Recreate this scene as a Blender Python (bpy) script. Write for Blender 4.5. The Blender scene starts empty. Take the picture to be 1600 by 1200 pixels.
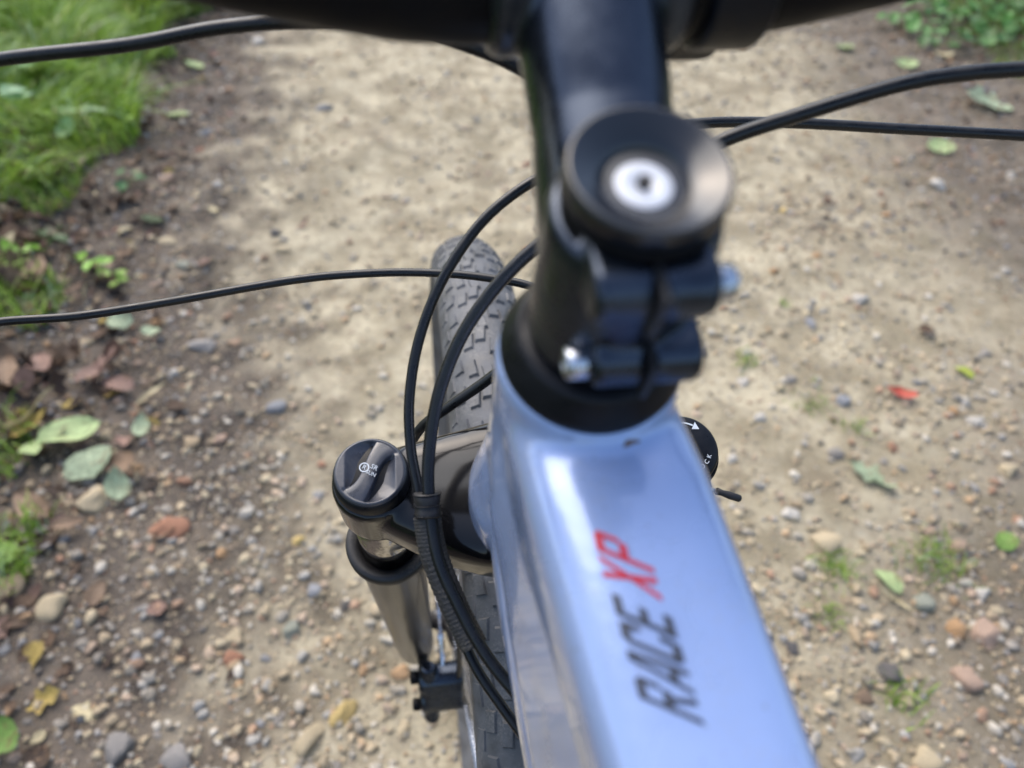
import bpy, bmesh, math, random
import numpy as np
from mathutils import Vector, Matrix
from mathutils.bvhtree import BVHTree

S = bpy.context.scene
random.seed(7)
rng = np.random.default_rng(11)
rad = math.radians

# ---------------------------------------------------------------- camera
CAM_POS = np.array([-0.04240896, -0.3827915, 1.00345944])
CAM_R = np.array([[0.990913, -0.131817, 0.026748],      # right
                  [-0.070031, -0.675411, -0.734108],    # down
                  [0.114834, 0.725564, -0.678505]])     # forward
FPX = 1202.0
cd = bpy.data.cameras.new('camera')
cd.sensor_fit = 'HORIZONTAL'; cd.sensor_width = 36.0
cd.lens = FPX / 1600 * 36
cd.clip_start = 0.01; cd.clip_end = 2000
cd.dof.use_dof = True
cd.dof.focus_distance = 0.345
cd.dof.aperture_fstop = 6.8
cam = bpy.data.objects.new('camera', cd)
S.collection.objects.link(cam)
M = Matrix.Identity(4)
for i in range(3):
    M[i][0] = CAM_R[0][i]; M[i][1] = -CAM_R[1][i]; M[i][2] = -CAM_R[2][i]; M[i][3] = CAM_POS[i]
cam.matrix_world = M
S.camera = cam

# ---------------------------------------------------------------- light
SUN_EL, SUN_AZ = rad(54), rad(-28)          # azimuth measured from +Y towards +X
w = bpy.data.worlds.new('World'); S.world = w; w.use_nodes = True
wn = w.node_tree.nodes; wl = w.node_tree.links
sky = wn.new('ShaderNodeTexSky'); sky.sky_type = 'NISHITA'; sky.sun_disc = False
sky.sun_elevation = SUN_EL; sky.sun_rotation = SUN_AZ
sky.air_density = 1.0; sky.dust_density = 3.0; sky.ozone_density = 1.0
wl.new(sky.outputs[0], wn['Background'].inputs[0])
wn['Background'].inputs[1].default_value = 0.15
ld = bpy.data.lights.new('sun', 'SUN'); ld.energy = 1.5; ld.angle = rad(65); ld.color = (1.0, 0.95, 0.87)
sun = bpy.data.objects.new('sun', ld); S.collection.objects.link(sun)
sd = Vector((math.sin(SUN_AZ) * math.cos(SUN_EL), math.cos(SUN_AZ) * math.cos(SUN_EL), math.sin(SUN_EL)))
sun.rotation_euler = sd.to_track_quat('Z', 'Y').to_euler()
S.view_settings.view_transform = 'Standard'; S.view_settings.look = 'None'
S.view_settings.exposure = 0.98; S.view_settings.gamma = 1.0
S.view_settings.use_curve_mapping = False

# ---------------------------------------------------------------- helpers
COL = S.collection

def at(px, py, z):
    d = np.array([(px - 800) / FPX, (py - 600) / FPX, 1.0])
    return CAM_POS + z * (d @ CAM_R)

def ray(px, py):
    d = np.array([(px - 800) / FPX, (py - 600) / FPX, 1.0]) @ CAM_R
    return d / np.linalg.norm(d)

def ground(px, py):
    d = ray(px, py); t = -CAM_POS[2] / d[2]
    return CAM_POS + t * d, t

def link(name, me, mat=None, parent=None, smooth=True):
    o = bpy.data.objects.new(name, me); COL.objects.link(o)
    if mat is not None and not me.materials: me.materials.append(mat)
    if smooth:
        me.polygons.foreach_set('use_smooth', [True] * len(me.polygons)); me.update()
    if parent is not None: o.parent = parent
    return o

def mesh(name, V, F):
    me = bpy.data.meshes.new(name)
    me.from_pydata([tuple(map(float, v)) for v in V], [], [tuple(map(int, f)) for f in F])
    me.update(); return me

def fastmesh(name, V, F):
    """V (n,3), F (m,k) arrays: quick mesh of equal polygons."""
    me = bpy.data.meshes.new(name)
    m, k = F.shape
    me.vertices.add(len(V)); me.vertices.foreach_set('co', np.ascontiguousarray(V, dtype=np.float32).ravel())
    me.loops.add(m * k); me.loops.foreach_set('vertex_index', np.ascontiguousarray(F, dtype=np.int32).ravel())
    me.polygons.add(m); me.polygons.foreach_set('loop_start', np.arange(0, m * k, k, dtype=np.int32))
    me.polygons.foreach_set('use_smooth', np.ones(m, dtype=bool))
    me.update(calc_edges=True); me.validate(); return me

def vcol(me, name, C):
    a = me.attributes.new(name, 'FLOAT_COLOR', 'POINT')
    c = np.ones((len(C), 4), dtype=np.float32); c[:, :3] = C
    a.data.foreach_set('color', c.ravel())

class MB:
    def __init__(s): s.V = []; s.F = []
    def add(s, V, F):
        b = len(s.V); s.V += [tuple(map(float, v)) for v in V]
        s.F += [tuple(int(i) + b for i in f) for f in F]; return s
    def build(s, name, mat=None, parent=None, smooth=True, sharp=None):
        o = link(name, mesh(name, s.V, s.F), mat, parent, smooth)
        if sharp is not None:
            o.data.set_sharp_from_angle(angle=rad(sharp))
        return o

def frame_of(t):
    t = np.asarray(t, float); t = t / np.linalg.norm(t)
    a = np.array([0, 0, 1.0]) if abs(t[2]) < .9 else np.array([1.0, 0, 0])
    x = np.cross(a, t); x /= np.linalg.norm(x)
    return x, np.cross(t, x), t

def loft(mb, rings, cap=True, close=False):
    """rings: list of (n,3)."""
    n = len(rings[0]); V = np.concatenate(rings); F = []
    R_ = len(rings)
    for i in range(R_ - (0 if close else 1)):
        j = (i + 1) % R_
        for k in range(n):
            l = (k + 1) % n
            F.append((i * n + k, i * n + l, j * n + l, j * n + k))
    if cap and not close:
        F.append(tuple(range(n - 1, -1, -1))); F.append(tuple((R_ - 1) * n + k for k in range(n)))
    mb.add(V, F)

def lathe(mb, o, ax, prof, n=40, cap=True):
    """prof: list of (distance along ax, radius)."""
    x, y, t = frame_of(ax); o = np.asarray(o, float)
    a = np.linspace(0, 2 * np.pi, n, endpoint=False)
    rings = [o + t * h + r * (np.cos(a)[:, None] * x + np.sin(a)[:, None] * y) for h, r in prof]
    loft(mb, rings, cap)

def spline(P, n=12):
    """Catmull-Rom through P."""
    P = np.asarray(P, float); Q = np.vstack([2 * P[0] - P[1], P, 2 * P[-1] - P[-2]])
    out = []
    for i in range(1, len(Q) - 2):
        for t in np.linspace(0, 1, n, endpoint=False):
            a, b, c, d = Q[i - 1], Q[i], Q[i + 1], Q[i + 2]
            out.append(.5 * (2 * b + (c - a) * t + (2 * a - 5 * b + 4 * c - d) * t * t + (3 * b - a - 3 * c + d) * t ** 3))
    out.append(Q[-2]); return np.array(out)

def tube(mb, P, r, n=14, cap=True):
    P = np.asarray(P, float); m = len(P)
    r = np.broadcast_to(np.asarray(r, float), (m,))
    T = np.gradient(P, axis=0); T /= np.linalg.norm(T, axis=1)[:, None]
    x, y, _ = frame_of(T[0]); rings = []
    a = np.linspace(0, 2 * np.pi, n, endpoint=False)
    for i in range(m):
        x = x - T[i] * (x @ T[i]); x /= np.linalg.norm(x); y = np.cross(T[i], x)
        rings.append(P[i] + r[i] * (np.cos(a)[:, None] * x + np.sin(a)[:, None] * y))
    loft(mb, rings, cap)

def box(mb, c, X, Y, Z, hx, hy, hz, bev=0.0):
    c = np.asarray(c, float); X, Y, Z = map(lambda v: np.asarray(v, float), (X, Y, Z))
    b = bev
    if b <= 0:
        V = [c + X * hx * i + Y * hy * j + Z * hz * k for k in (-1, 1) for j in (-1, 1) for i in (-1, 1)]
        mb.add(V, [(0, 2, 3, 1), (4, 5, 7, 6), (0, 1, 5, 4), (2, 6, 7, 3), (0, 4, 6, 2), (1, 3, 7, 5)]); return
    def ring(x_, y_, z_, n=4):
        out = []
        for q, (sx, sy) in enumerate(((1, 1), (-1, 1), (-1, -1), (1, -1))):
            for k in range(n + 1):
                a = q * np.pi / 2 + k / n * np.pi / 2
                out.append(c + X * (sx * (x_ - b) + b * np.cos(a)) + Y * (sy * (y_ - b) + b * np.sin(a)) + Z * z_)
        return np.array(out)
    rs = [ring(hx - b * .95, hy - b * .95, -hz)] if False else []
    for z_, s in ((-hz, b * .6), (-hz + b * .3, b * .15), (-hz + b * .7, 0), (hz - b * .7, 0), (hz - b * .3, b * .15), (hz, b * .6)):
        rs.append(ring(hx - s, hy - s, z_))
    loft(mb, rs)

def remesh(mb, vox, smooth=8, fac=.5):
    me = mesh('tmp', mb.V, mb.F); o = bpy.data.objects.new('tmp', me); COL.objects.link(o)
    m = o.modifiers.new('r', 'REMESH'); m.mode = 'VOXEL'; m.voxel_size = vox; m.use_smooth_shade = True
    if smooth:
        s = o.modifiers.new('s', 'SMOOTH'); s.iterations = smooth; s.factor = fac
    dg = bpy.context.evaluated_depsgraph_get(); dg.update()
    out = bpy.data.meshes.new_from_object(o.evaluated_get(dg))
    bpy.data.objects.remove(o); bpy.data.meshes.remove(me)
    return out

# ---------------------------------------------------------------- materials
def nmat(name):
    m = bpy.data.materials.new(name); m.use_nodes = True
    return m, m.node_tree.nodes, m.node_tree.links, m.node_tree.nodes['Principled BSDF']

def simple(name, col, rough=.5, metal=0., coat=0., bump=0., bscale=400., spec=.5, mott=.0, mscale=60., dust=0., dustcol=(.28, .23, .16), specks=0.):
    m, N, L, b = nmat(name)
    b.inputs['Roughness'].default_value = rough; b.inputs['Metallic'].default_value = metal
    b.inputs['Coat Weight'].default_value = coat; b.inputs['Coat Roughness'].default_value = .06
    b.inputs['Specular IOR Level'].default_value = spec
    tc = N.new('ShaderNodeTexCoord')
    src = None
    if mott or dust:
        n1 = N.new('ShaderNodeTexNoise'); n1.inputs['Scale'].default_value = mscale; n1.inputs['Detail'].default_value = 6
        L.new(tc.outputs['Object'], n1.inputs['Vector'])
        cr = N.new('ShaderNodeMapRange'); cr.inputs[1].default_value = .3; cr.inputs[2].default_value = .7
        cr.inputs[3].default_value = 1 - mott; cr.inputs[4].default_value = 1 + mott
        L.new(n1.outputs[0], cr.inputs[0])
        mx = N.new('ShaderNodeVectorMath'); mx.operation = 'SCALE'; mx.inputs[0].default_value = col
        L.new(cr.outputs[0], mx.inputs['Scale']); src = mx.outputs[0]
        rr = N.new('ShaderNodeMapRange'); rr.inputs[1].default_value = .35; rr.inputs[2].default_value = .65
        rr.inputs[3].default_value = max(.02, rough - .08); rr.inputs[4].default_value = min(1, rough + .12)
        L.new(n1.outputs[0], rr.inputs[0]); L.new(rr.outputs[0], b.inputs['Roughness'])
        if dust:
            n2 = N.new('ShaderNodeTexNoise'); n2.inputs['Scale'].default_value = 900; n2.inputs['Detail'].default_value = 3
            L.new(tc.outputs['Object'], n2.inputs['Vector'])
            n3 = N.new('ShaderNodeTexNoise'); n3.inputs['Scale'].default_value = 45; n3.inputs['Detail'].default_value = 4
            L.new(tc.outputs['Object'], n3.inputs['Vector'])
            mu = N.new('ShaderNodeMath'); mu.operation = 'MULTIPLY'; L.new(n2.outputs[0], mu.inputs[0]); L.new(n3.outputs[0], mu.inputs[1])
            d = N.new('ShaderNodeMapRange'); d.inputs[1].default_value = .26; d.inputs[2].default_value = .42
            d.inputs[3].default_value = dust * .12; d.inputs[4].default_value = dust; L.new(mu.outputs[0], d.inputs[0])
            mc = N.new('ShaderNodeMix'); mc.data_type = 'RGBA'; L.new(d.outputs[0], mc.inputs['Factor'])
            L.new(src, mc.inputs['A']); mc.inputs['B'].default_value = (*dustcol, 1); src = mc.outputs['Result']
        if specks:                                          # grit specks and fine hairline scuffs
            n5 = N.new('ShaderNodeTexNoise'); n5.inputs['Scale'].default_value = 520; n5.inputs['Detail'].default_value = 2
            L.new(tc.outputs['Object'], n5.inputs['Vector'])
            r5 = N.new('ShaderNodeMapRange'); r5.inputs[1].default_value = .70; r5.inputs[2].default_value = .76; r5.inputs[3].default_value = 0; r5.inputs[4].default_value = specks; L.new(n5.outputs[0], r5.inputs[0])
            mp = N.new('ShaderNodeMapping'); mp.inputs['Scale'].default_value = (900, 26, 60); mp.inputs['Rotation'].default_value = (0, 0, .25); L.new(tc.outputs['Object'], mp.inputs[0])
            n6 = N.new('ShaderNodeTexNoise'); n6.inputs['Scale'].default_value = 1; n6.inputs['Detail'].default_value = 2; L.new(mp.outputs[0], n6.inputs['Vector'])
            r6 = N.new('ShaderNodeMapRange'); r6.inputs[1].default_value = .68; r6.inputs[2].default_value = .74; r6.inputs[3].default_value = 0; r6.inputs[4].default_value = specks * .35; L.new(n6.outputs[0], r6.inputs[0])
            mxm = N.new('ShaderNodeMath'); mxm.operation = 'MAXIMUM'; L.new(r5.outputs[0], mxm.inputs[0]); L.new(r6.outputs[0], mxm.inputs[1])
            m5 = N.new('ShaderNodeMix'); m5.data_type = 'RGBA'; L.new(mxm.outputs[0], m5.inputs['Factor']); L.new(src, m5.inputs['A']); m5.inputs['B'].default_value = (.17, .14, .11, 1); src = m5.outputs['Result']
        L.new(src, b.inputs['Base Color'])
    else:
        b.inputs['Base Color'].default_value = (*col, 1)
    if bump:
        n4 = N.new('ShaderNodeTexNoise'); n4.inputs['Scale'].default_value = bscale; n4.inputs['Detail'].default_value = 4
        L.new(tc.outputs['Object'], n4.inputs['Vector'])
        bp = N.new('ShaderNodeBump'); bp.inputs['Strength'].default_value = bump; bp.inputs['Distance'].default_value = .001
        L.new(n4.outputs[0], bp.inputs['Height']); L.new(bp.outputs[0], b.inputs['Normal'])
    return m

def tinted(name, rough=.75, bump=.4, bscale=90., per_object=True, mott=.25, mscale=70., trans=0., spec=.3, veins=0.):
    """Pigment from the object's own colour (single pieces) or from the mesh's colour attribute (joined pieces)."""
    m, N, L, b = nmat(name)
    if per_object:
        s = N.new('ShaderNodeObjectInfo'); col = s.outputs['Color']
    else:
        s = N.new('ShaderNodeAttribute'); s.attribute_name = 'tint'; col = s.outputs['Color']
    tc = N.new('ShaderNodeTexCoord'); n = N.new('ShaderNodeTexNoise'); n.inputs['Scale'].default_value = mscale; n.inputs['Detail'].default_value = 7
    L.new(tc.outputs['Object'], n.inputs['Vector'])
    r = N.new('ShaderNodeMapRange'); r.inputs[1].default_value = .3; r.inputs[2].default_value = .7
    r.inputs[3].default_value = 1 - mott; r.inputs[4].default_value = 1 + mott; L.new(n.outputs[0], r.inputs[0])
    v = N.new('ShaderNodeVectorMath'); v.operation = 'SCALE'; L.new(col, v.inputs[0]); L.new(r.outputs[0], v.inputs['Scale'])
    L.new(v.outputs[0], b.inputs['Base Color'])
    b.inputs['Roughness'].default_value = rough; b.inputs['Specular IOR Level'].default_value = spec
    if veins:
        sx_ = N.new('ShaderNodeSeparateXYZ'); L.new(tc.outputs['Object'], sx_.inputs[0])
        def mm(op, a, b_=None, c_=None):
            q_ = N.new('ShaderNodeMath'); q_.operation = op
            for i_, v_ in enumerate((a, b_, c_)):
                if v_ is None: continue
                if isinstance(v_, (int, float)): q_.inputs[i_].default_value = v_
                else: L.new(v_, q_.inputs[i_])
            return q_.outputs[0]
        ax_ = mm('ABSOLUTE', sx_.outputs['X'])
        side = mm('FRACT', mm('MULTIPLY', mm('SUBTRACT', sx_.outputs['Y'], mm('MULTIPLY', ax_, .8)), 8.0))
        ve = mm('MAXIMUM', mm('LESS_THAN', ax_, .022), mm('MULTIPLY', mm('LESS_THAN', side, .14), .6))
        mv = N.new('ShaderNodeMix'); mv.data_type = 'RGBA'; L.new(mm('MULTIPLY', ve, .45), mv.inputs['Factor']); L.new(v.outputs[0], mv.inputs['A'])
        v2 = N.new('ShaderNodeVectorMath'); v2.operation = 'SCALE'; v2.inputs['Scale'].default_value = 1.7; L.new(v.outputs[0], v2.inputs[0]); L.new(v2.outputs[0], mv.inputs['B'])
        nb = N.new('ShaderNodeTexNoise'); nb.inputs['Scale'].default_value = 4.5; nb.inputs['Detail'].default_value = 5; L.new(tc.outputs['Object'], nb.inputs['Vector'])
        rb = N.new('ShaderNodeMapRange'); rb.inputs[1].default_value = .56; rb.inputs[2].default_value = .70; rb.inputs[3].default_value = 0; rb.inputs[4].default_value = veins; L.new(nb.outputs[0], rb.inputs[0])
        m3 = N.new('ShaderNodeMix'); m3.data_type = 'RGBA'; L.new(rb.outputs[0], m3.inputs['Factor']); L.new(mv.outputs['Result'], m3.inputs['A']); m3.inputs['B'].default_value = (.16, .10, .05, 1)
        v = type('o', (), {'outputs': [m3.outputs['Result']]}); L.new(v.outputs[0], b.inputs['Base Color'])
    if trans:
        b.inputs['Transmission Weight'].default_value = 0
        b.inputs['Subsurface Weight'].default_value = 0
        tr = N.new('ShaderNodeBsdfTranslucent'); L.new(v.outputs[0], tr.inputs['Color'])
        ms = N.new('ShaderNodeMixShader'); ms.inputs[0].default_value = trans
        L.new(b.outputs[0], ms.inputs[1]); L.new(tr.outputs[0], ms.inputs[2]); L.new(ms.outputs[0], N['Material Output'].inputs[0])
    if bump:
        n2 = N.new('ShaderNodeTexNoise'); n2.inputs['Scale'].default_value = bscale; n2.inputs['Detail'].default_value = 6
        L.new(tc.outputs['Object'], n2.inputs['Vector'])
        bp = N.new('ShaderNodeBump'); bp.inputs['Strength'].default_value = bump; bp.inputs['Distance'].default_value = .003
        L.new(n2.outputs[0], bp.inputs['Height']); L.new(bp.outputs[0], b.inputs['Normal'])
    return m

m_paint = simple('frame_paint', (.32, .43, .715), rough=.27, coat=1., metal=.22, mott=.05, mscale=30, specks=.55, dust=.22, dustcol=(.40, .36, .30))
m_black = simple('satin_black_alloy', (.050, .060, .080), rough=.25, metal=.9, mott=.2, mscale=80, dust=.0)
m_anod = simple('anodised_black', (.004, .004, .005), rough=.45, mott=.2, mscale=80, dust=.0, spec=.12)
m_rubber = simple('black_rubber', (.009, .009, .011), rough=.5, mott=.3, dust=.12, bump=.1)
m_plastic = simple('black_plastic', (.005, .006, .009), rough=.34, mott=.2, mscale=150, dust=.02, spec=.22)
m_cap = simple('polished_black_cap', (.006, .007, .010), rough=.20, spec=.75)
m_dial = simple('moulded_dial', (.030, .035, .050), rough=.34, mott=.15, mscale=150, dust=.06, spec=.6, coat=.2)
m_hose = simple('black_hose', (.005, .006, .008), rough=.30, mott=.2, mscale=200, dust=.02, spec=.4)
m_tyre = simple('tyre_rubber', (.062, .066, .074), rough=.55, mott=.55, mscale=70, dust=.9, dustcol=(.145, .142, .138), bump=.3)
m_silver = simple('silver_steel', (.75, .76, .80), rough=.25, metal=1., mott=.1, mscale=200)
m_white_bolt = simple('bright_bolt', (.60, .62, .66), rough=.4, metal=.1, mott=.05, mscale=300)
m_bolt = simple('zinc_bolt', (.55, .57, .62), rough=.22, metal=1., mott=.1, mscale=300)
m_stanchion = simple('stanchion_chrome', (.55, .53, .50), rough=.13, metal=1., mott=.15, mscale=120)
m_forkblack = simple('fork_gloss_black', (.007, .007, .008), rough=.12, spec=.42)
m_forkleg = simple('fork_lower_paint', (.034, .031, .028), rough=.38, coat=.3)
m_rim = simple('rim_alloy', (.06, .06, .065), rough=.35, mott=.2, dust=.3)
m_print_dark = simple('dark_grey_print', (.035, .038, .05), rough=.3, coat=.5)
m_print_red = simple('red_print', (.55, .012, .03), rough=.3, coat=.5)
m_print_white = simple('white_print', (.55, .60, .65), rough=.5)
m_scuff = simple('bare_scuff', (.16, .10, .07), rough=.7)
m_stone = tinted('stone', rough=.8, mott=.3, mscale=60, bump=.5, bscale=120)
m_gravel = tinted('gravel', rough=.85, mott=.25, mscale=60, bump=.4, bscale=140, per_object=False)
m_leaf = tinted('fallen_leaf', rough=.6, mott=.3, mscale=7, bump=.4, bscale=16, trans=.2, veins=.7)
m_litter = tinted('leaf_litter', rough=.75, mott=.25, mscale=60, bump=.4, bscale=140, per_object=False, trans=.15)
m_green = tinted('live_leaf', rough=.45, mott=.25, mscale=6, bump=.3, bscale=12, trans=.3, spec=.45, veins=.2)
m_grass = tinted('grass_blade', rough=.45, mott=.2, mscale=20, bump=0, per_object=False, trans=.3, spec=.4)

# ---------------------------------------------------------------- ground
NOISE = {}
def vnoise(x, y, scale, seed):
    if seed not in NOISE: NOISE[seed] = np.random.default_rng(seed).random((256, 256))
    T = NOISE[seed]; x = np.asarray(x) / scale + 91.7; y = np.asarray(y) / scale + 57.3
    xi = np.floor(x).astype(int); yi = np.floor(y).astype(int); fx = x - xi; fy = y - yi
    fx = fx * fx * (3 - 2 * fx); fy = fy * fy * (3 - 2 * fy)
    g = lambda a, b: T[a % 256, b % 256]
    return (g(xi, yi) * (1 - fx) + g(xi + 1, yi) * fx) * (1 - fy) + (g(xi, yi + 1) * (1 - fx) + g(xi + 1, yi + 1) * fx) * fy

def height(x, y):
    x = np.asarray(x, float); y = np.asarray(y, float)
    near = 1 / (1 + np.exp((np.hypot(x, y - 1.5) - 9) / 1.5))
    h = (vnoise(x, y, .6, 1) - .5) * .030 + (vnoise(x, y, .2, 2) - .5) * .014 + (vnoise(x, y, .07, 3) - .5) * .008 + (vnoise(x, y, .03, 4) - .5) * .004
    tr = np.exp(-((x + .0) / .16) ** 2) * -.006
    verge = .05 / (1 + np.exp((x + .82) / .07)) + .04 / (1 + np.exp((1.95 - x) / .08))
    return h * near + tr + verge * near

def axis_lines(lo, hi, step, far):
    mid = list(np.arange(lo, hi, step)); a = [lo]; s = step
    while a[-1] > -far: s *= 1.35; a.append(a[-1] - s)
    b = [mid[-1]]; s = step
    while b[-1] < far: s *= 1.35; b.append(b[-1] + s)
    return np.array(a[:0:-1] + mid + b[1:])

gx = axis_lines(-2.4, 3.2, .014, 600); gy = axis_lines(-.5, 4.2, .014, 600)
GX, GY = np.meshgrid(gx, gy, indexing='ij')
GV = np.stack([GX, GY, height(GX, GY)], -1).reshape(-1, 3)
nx, ny = len(gx), len(gy)
ii, jj = np.meshgrid(np.arange(nx - 1), np.arange(ny - 1), indexing='ij')
q = (ii * ny + jj).ravel()
GF = np.stack([q, q + ny, q + ny + 1, q + 1], -1)
gm = fastmesh('ground', GV, GF)

def ground_material():
    m, N, L, b = nmat('track_dirt')
    geo = N.new('ShaderNodeNewGeometry'); sep = N.new('ShaderNodeSeparateXYZ'); L.new(geo.outputs['Position'], sep.inputs[0])
    def noise(scale, detail=6, rough=.55):
        n = N.new('ShaderNodeTexNoise'); n.inputs['Scale'].default_value = scale; n.inputs['Detail'].default_value = detail
        n.inputs['Roughness'].default_value = rough; L.new(geo.outputs['Position'], n.inputs['Vector']); return n.outputs[0]
    def rng_(src, a, b_, c, d):
        r = N.new('ShaderNodeMapRange'); r.interpolation_type = 'SMOOTHSTEP'
        for i, v in enumerate((a, b_, c, d)): r.inputs[i + 1].default_value = v
        L.new(src, r.inputs[0]); return r.outputs[0]
    def math_(op, a, b_):
        r = N.new('ShaderNodeMath'); r.operation = op
        for i, v in enumerate((a, b_)):
            if isinstance(v, (int, float)): r.inputs[i].default_value = v
            else: L.new(v, r.inputs[i])
        return r.outputs[0]
    def mix(f, a, b_, blend='MIX'):
        r = N.new('ShaderNodeMix'); r.data_type = 'RGBA'; r.blend_type = blend
        if isinstance(f, (int, float)): r.inputs['Factor'].default_value = f
        else: L.new(f, r.inputs['Factor'])
        for k, v in (('A', a), ('B', b_)):
            if isinstance(v, tuple): r.inputs[k].default_value = (*v, 1)
            else: L.new(v, r.inputs[k])
        return r.outputs['Result']
    big = noise(2.2, 5); mid_ = noise(9, 6, .6); fine = noise(60, 7, .65); grit = noise(260, 4, .7)
    sand = mix(rng_(mid_, .35, .65, 0, 1), (.240, .205, .135), (.44, .390, .278))
    sand = mix(rng_(fine, .44, .72, 0, .6), sand, (.18, .148, .105))
    sand = mix(rng_(grit, .55, .72, 0, .6), sand, (.50, .46, .37))
    sand = mix(rng_(noise(28, 5, .7), .55, .70, 0, .35), sand, (.17, .145, .11))
    sand = mix(rng_(noise(37, 5, .7), .56, .70, 0, .5), sand, (.50, .45, .35))
    dark = mix(rng_(mid_, .35, .65, 0, 1), (.044, .037, .032), (.128, .107, .087))
    dark = mix(rng_(fine, .45, .7, 0, .7), dark, (.17, .135, .10))
    dark = mix(rng_(grit, .56, .74, 0, .5), dark, (.26, .22, .17))
    # wobbling distance across the track
    wob = math_('ADD', sep.outputs['X'], math_('MULTIPLY', math_('SUBTRACT', big, .5), .55))
    wob = math_('ADD', wob, math_('MULTIPLY', math_('SUBTRACT', mid_, .5), .45))
    nearness = rng_(sep.outputs['Y'], .2, 1.6, .22, 0.0)
    left = rng_(math_('SUBTRACT', wob, nearness), -.62, -.30, 1, 0)
    right = rng_(math_('ADD', math_('ADD', wob, rng_(sep.outputs['Y'], .05, .75, .62, 0.0)), rng_(sep.outputs['Y'], 1.2, 2.4, 0.0, -.25)), .98, 1.55, 0, .88)
    dirty = math_('MAXIMUM', left, right)
    col = mix(dirty, sand, dark)
    # damp grey-brown patches
    pat = rng_(noise(3.7, 5, .6), .52, .70, 0, .38)
    col = mix(pat, col, (.135, .105, .075))
    col = mix(rng_(noise(5.1, 5, .6), .60, .75, 0, .35), col, (.155, .125, .080))
    # forest floor outside the track
    out = math_('MAXIMUM', rng_(wob, -1.05, -.8, 1, 0), rng_(wob, 2.0, 2.3, 0, 1))
    floor = mix(rng_(mid_, .4, .6, 0, 1), (.045, .035, .022), (.03, .05, .015))
    col = mix(out, col, floor)
    L.new(col, b.inputs['Base Color']); b.inputs['Roughness'].default_value = .92; b.inputs['Specular IOR Level'].default_value = .25
    bp = N.new('ShaderNodeBump'); bp.inputs['Strength'].default_value = .8; bp.inputs['Distance'].default_value = .006
    L.new(math_('ADD', fine, math_('MULTIPLY', grit, .45)), bp.inputs['Height']); L.new(bp.outputs[0], b.inputs['Normal'])
    return m
go = link('ground', gm, ground_material()); go['kind'] = 'structure'

# ---------------------------------------------------------------- bicycle
bike = bpy.data.objects.new('mountain_bike', None); COL.objects.link(bike)
bike['label'] = 'pale lavender blue mountain bike with black fork and stem on the dirt track'
bike['category'] = 'bicycle'
HTA = rad(70); R = .352; RT = .0285
U = np.array([0, -math.cos(HTA), math.sin(HTA)]); NV = np.array([0, math.sin(HTA), math.cos(HTA)]); EX = np.array([1., 0, 0])
AXLE = np.array([0, 0, R]); TOP = .57805; AX0 = AXLE - .045 * NV
def ST(s, n=0., x=0.): return AX0 + U * (TOP - s) + NV * n + EX * x
HC, SC, NC = .0635, .139, .0233
XL = .066

# frame (turned a few degrees about the steering axis)
DEL = rad(6.5)
RotU = np.array(Matrix.Rotation(DEL, 3, Vector(U)))
def FR(X):
    X = np.asarray(X, float); return (X - AX0) @ RotU.T + AX0
def superring(c, X, Y, a, b, e, n=48, top_e=None):
    t = np.linspace(0, 2 * np.pi, n, endpoint=False); co, si = np.cos(t), np.sin(t)
    return c + (np.sign(co) * abs(co) ** (2 / e) * a)[:, None] * X + (np.sign(si) * abs(si) ** (2 / e) * b)[:, None] * Y
fm = MB()
lathe(fm, ST(.0005), -U, [(0, .0236), (.003, .0242), (.010, .0240), (.035, .0236), (.065, .0240), (.085, .0265), (.1, .0288), (.116, .0288), (.12, .0275)], 64)
def bent(start, dirs, dims, e, X=EX):
    rings = []; c = np.array(start, float)
    for (dy, dz, a, b) in dims:
        cc = c + np.array([0, dy, dz]); rings.append((cc, a, b))
    P = np.array([r[0] for r in rings]); T = np.gradient(P, axis=0)
    out = []
    for (cc, a, b), t in zip(rings, T):
        t = t / np.linalg.norm(t); Y = np.cross(X, t); Y = Y if Y[2] > 0 else -Y
        out.append(superring(cc, X, Y, a, b, e))
    return out
tt0 = ST(.032)
loft(fm, bent(tt0, None, [(.006, .000, .0215, .021), (-.015, -.002, .0232, .022), (-.035, -.006, .0238, .0222), (-.06, -.0125, .0232, .022), (-.10, -.023, .0222, .0215),
                          (-.16, -.039, .021, .0205), (-.26, -.067, .0195, .0185), (-.46, -.125, .0175, .0165)], 4.2))
dt0 = ST(.088)
loft(fm, bent(dt0, None, [(.004, .0, .0235, .024), (-.03, -.03, .0265, .026), (-.07, -.07, .027, .027), (-.13, -.14, .027, .027), (-.25, -.29, .026, .026), (-.40, -.49, .024, .024)], 2.8))
# one broad side face joining the two tubes behind the head
web = []
for t_ in np.linspace(0, 1, 9):
    yb = .004 - .150 * t_
    ytop = tt0[2] - .27 * max(-yb - .01, 0) + .006; ybot = dt0[2] + yb * 1.02 + .004
    if t_ > .8: ybot = ytop - (ytop - ybot) * (1 - (t_ - .8) * 3.2)
    off = np.array([0, tt0[1] + yb, 0]); wt, wb = .0222 - .002 * t_, .0262
    ring_ = []
    for fx, fz in ((1, 0), (1, .33), (1, .67), (1, 1), (.5, 1), (0, 1), (-.5, 1), (-1, 1), (-1, .67), (-1, .33), (-1, 0), (-.5, 0), (0, 0), (.5, 0)):
        ring_.append(off + EX * fx * (wt + (wb - wt) * fz) + np.array([0, 0, ytop + (ybot - ytop) * fz]))
    web.append(np.array(ring_))
loft(fm, web)
fme = remesh(fm, .0016, smooth=20, fac=.5)
co = np.empty(len(fme.vertices) * 3, np.float32); fme.vertices.foreach_get('co', co)
co = FR(co.reshape(-1, 3)); fme.vertices.foreach_set('co', co.astype(np.float32).ravel()); fme.update()
fme.materials.clear()
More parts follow.
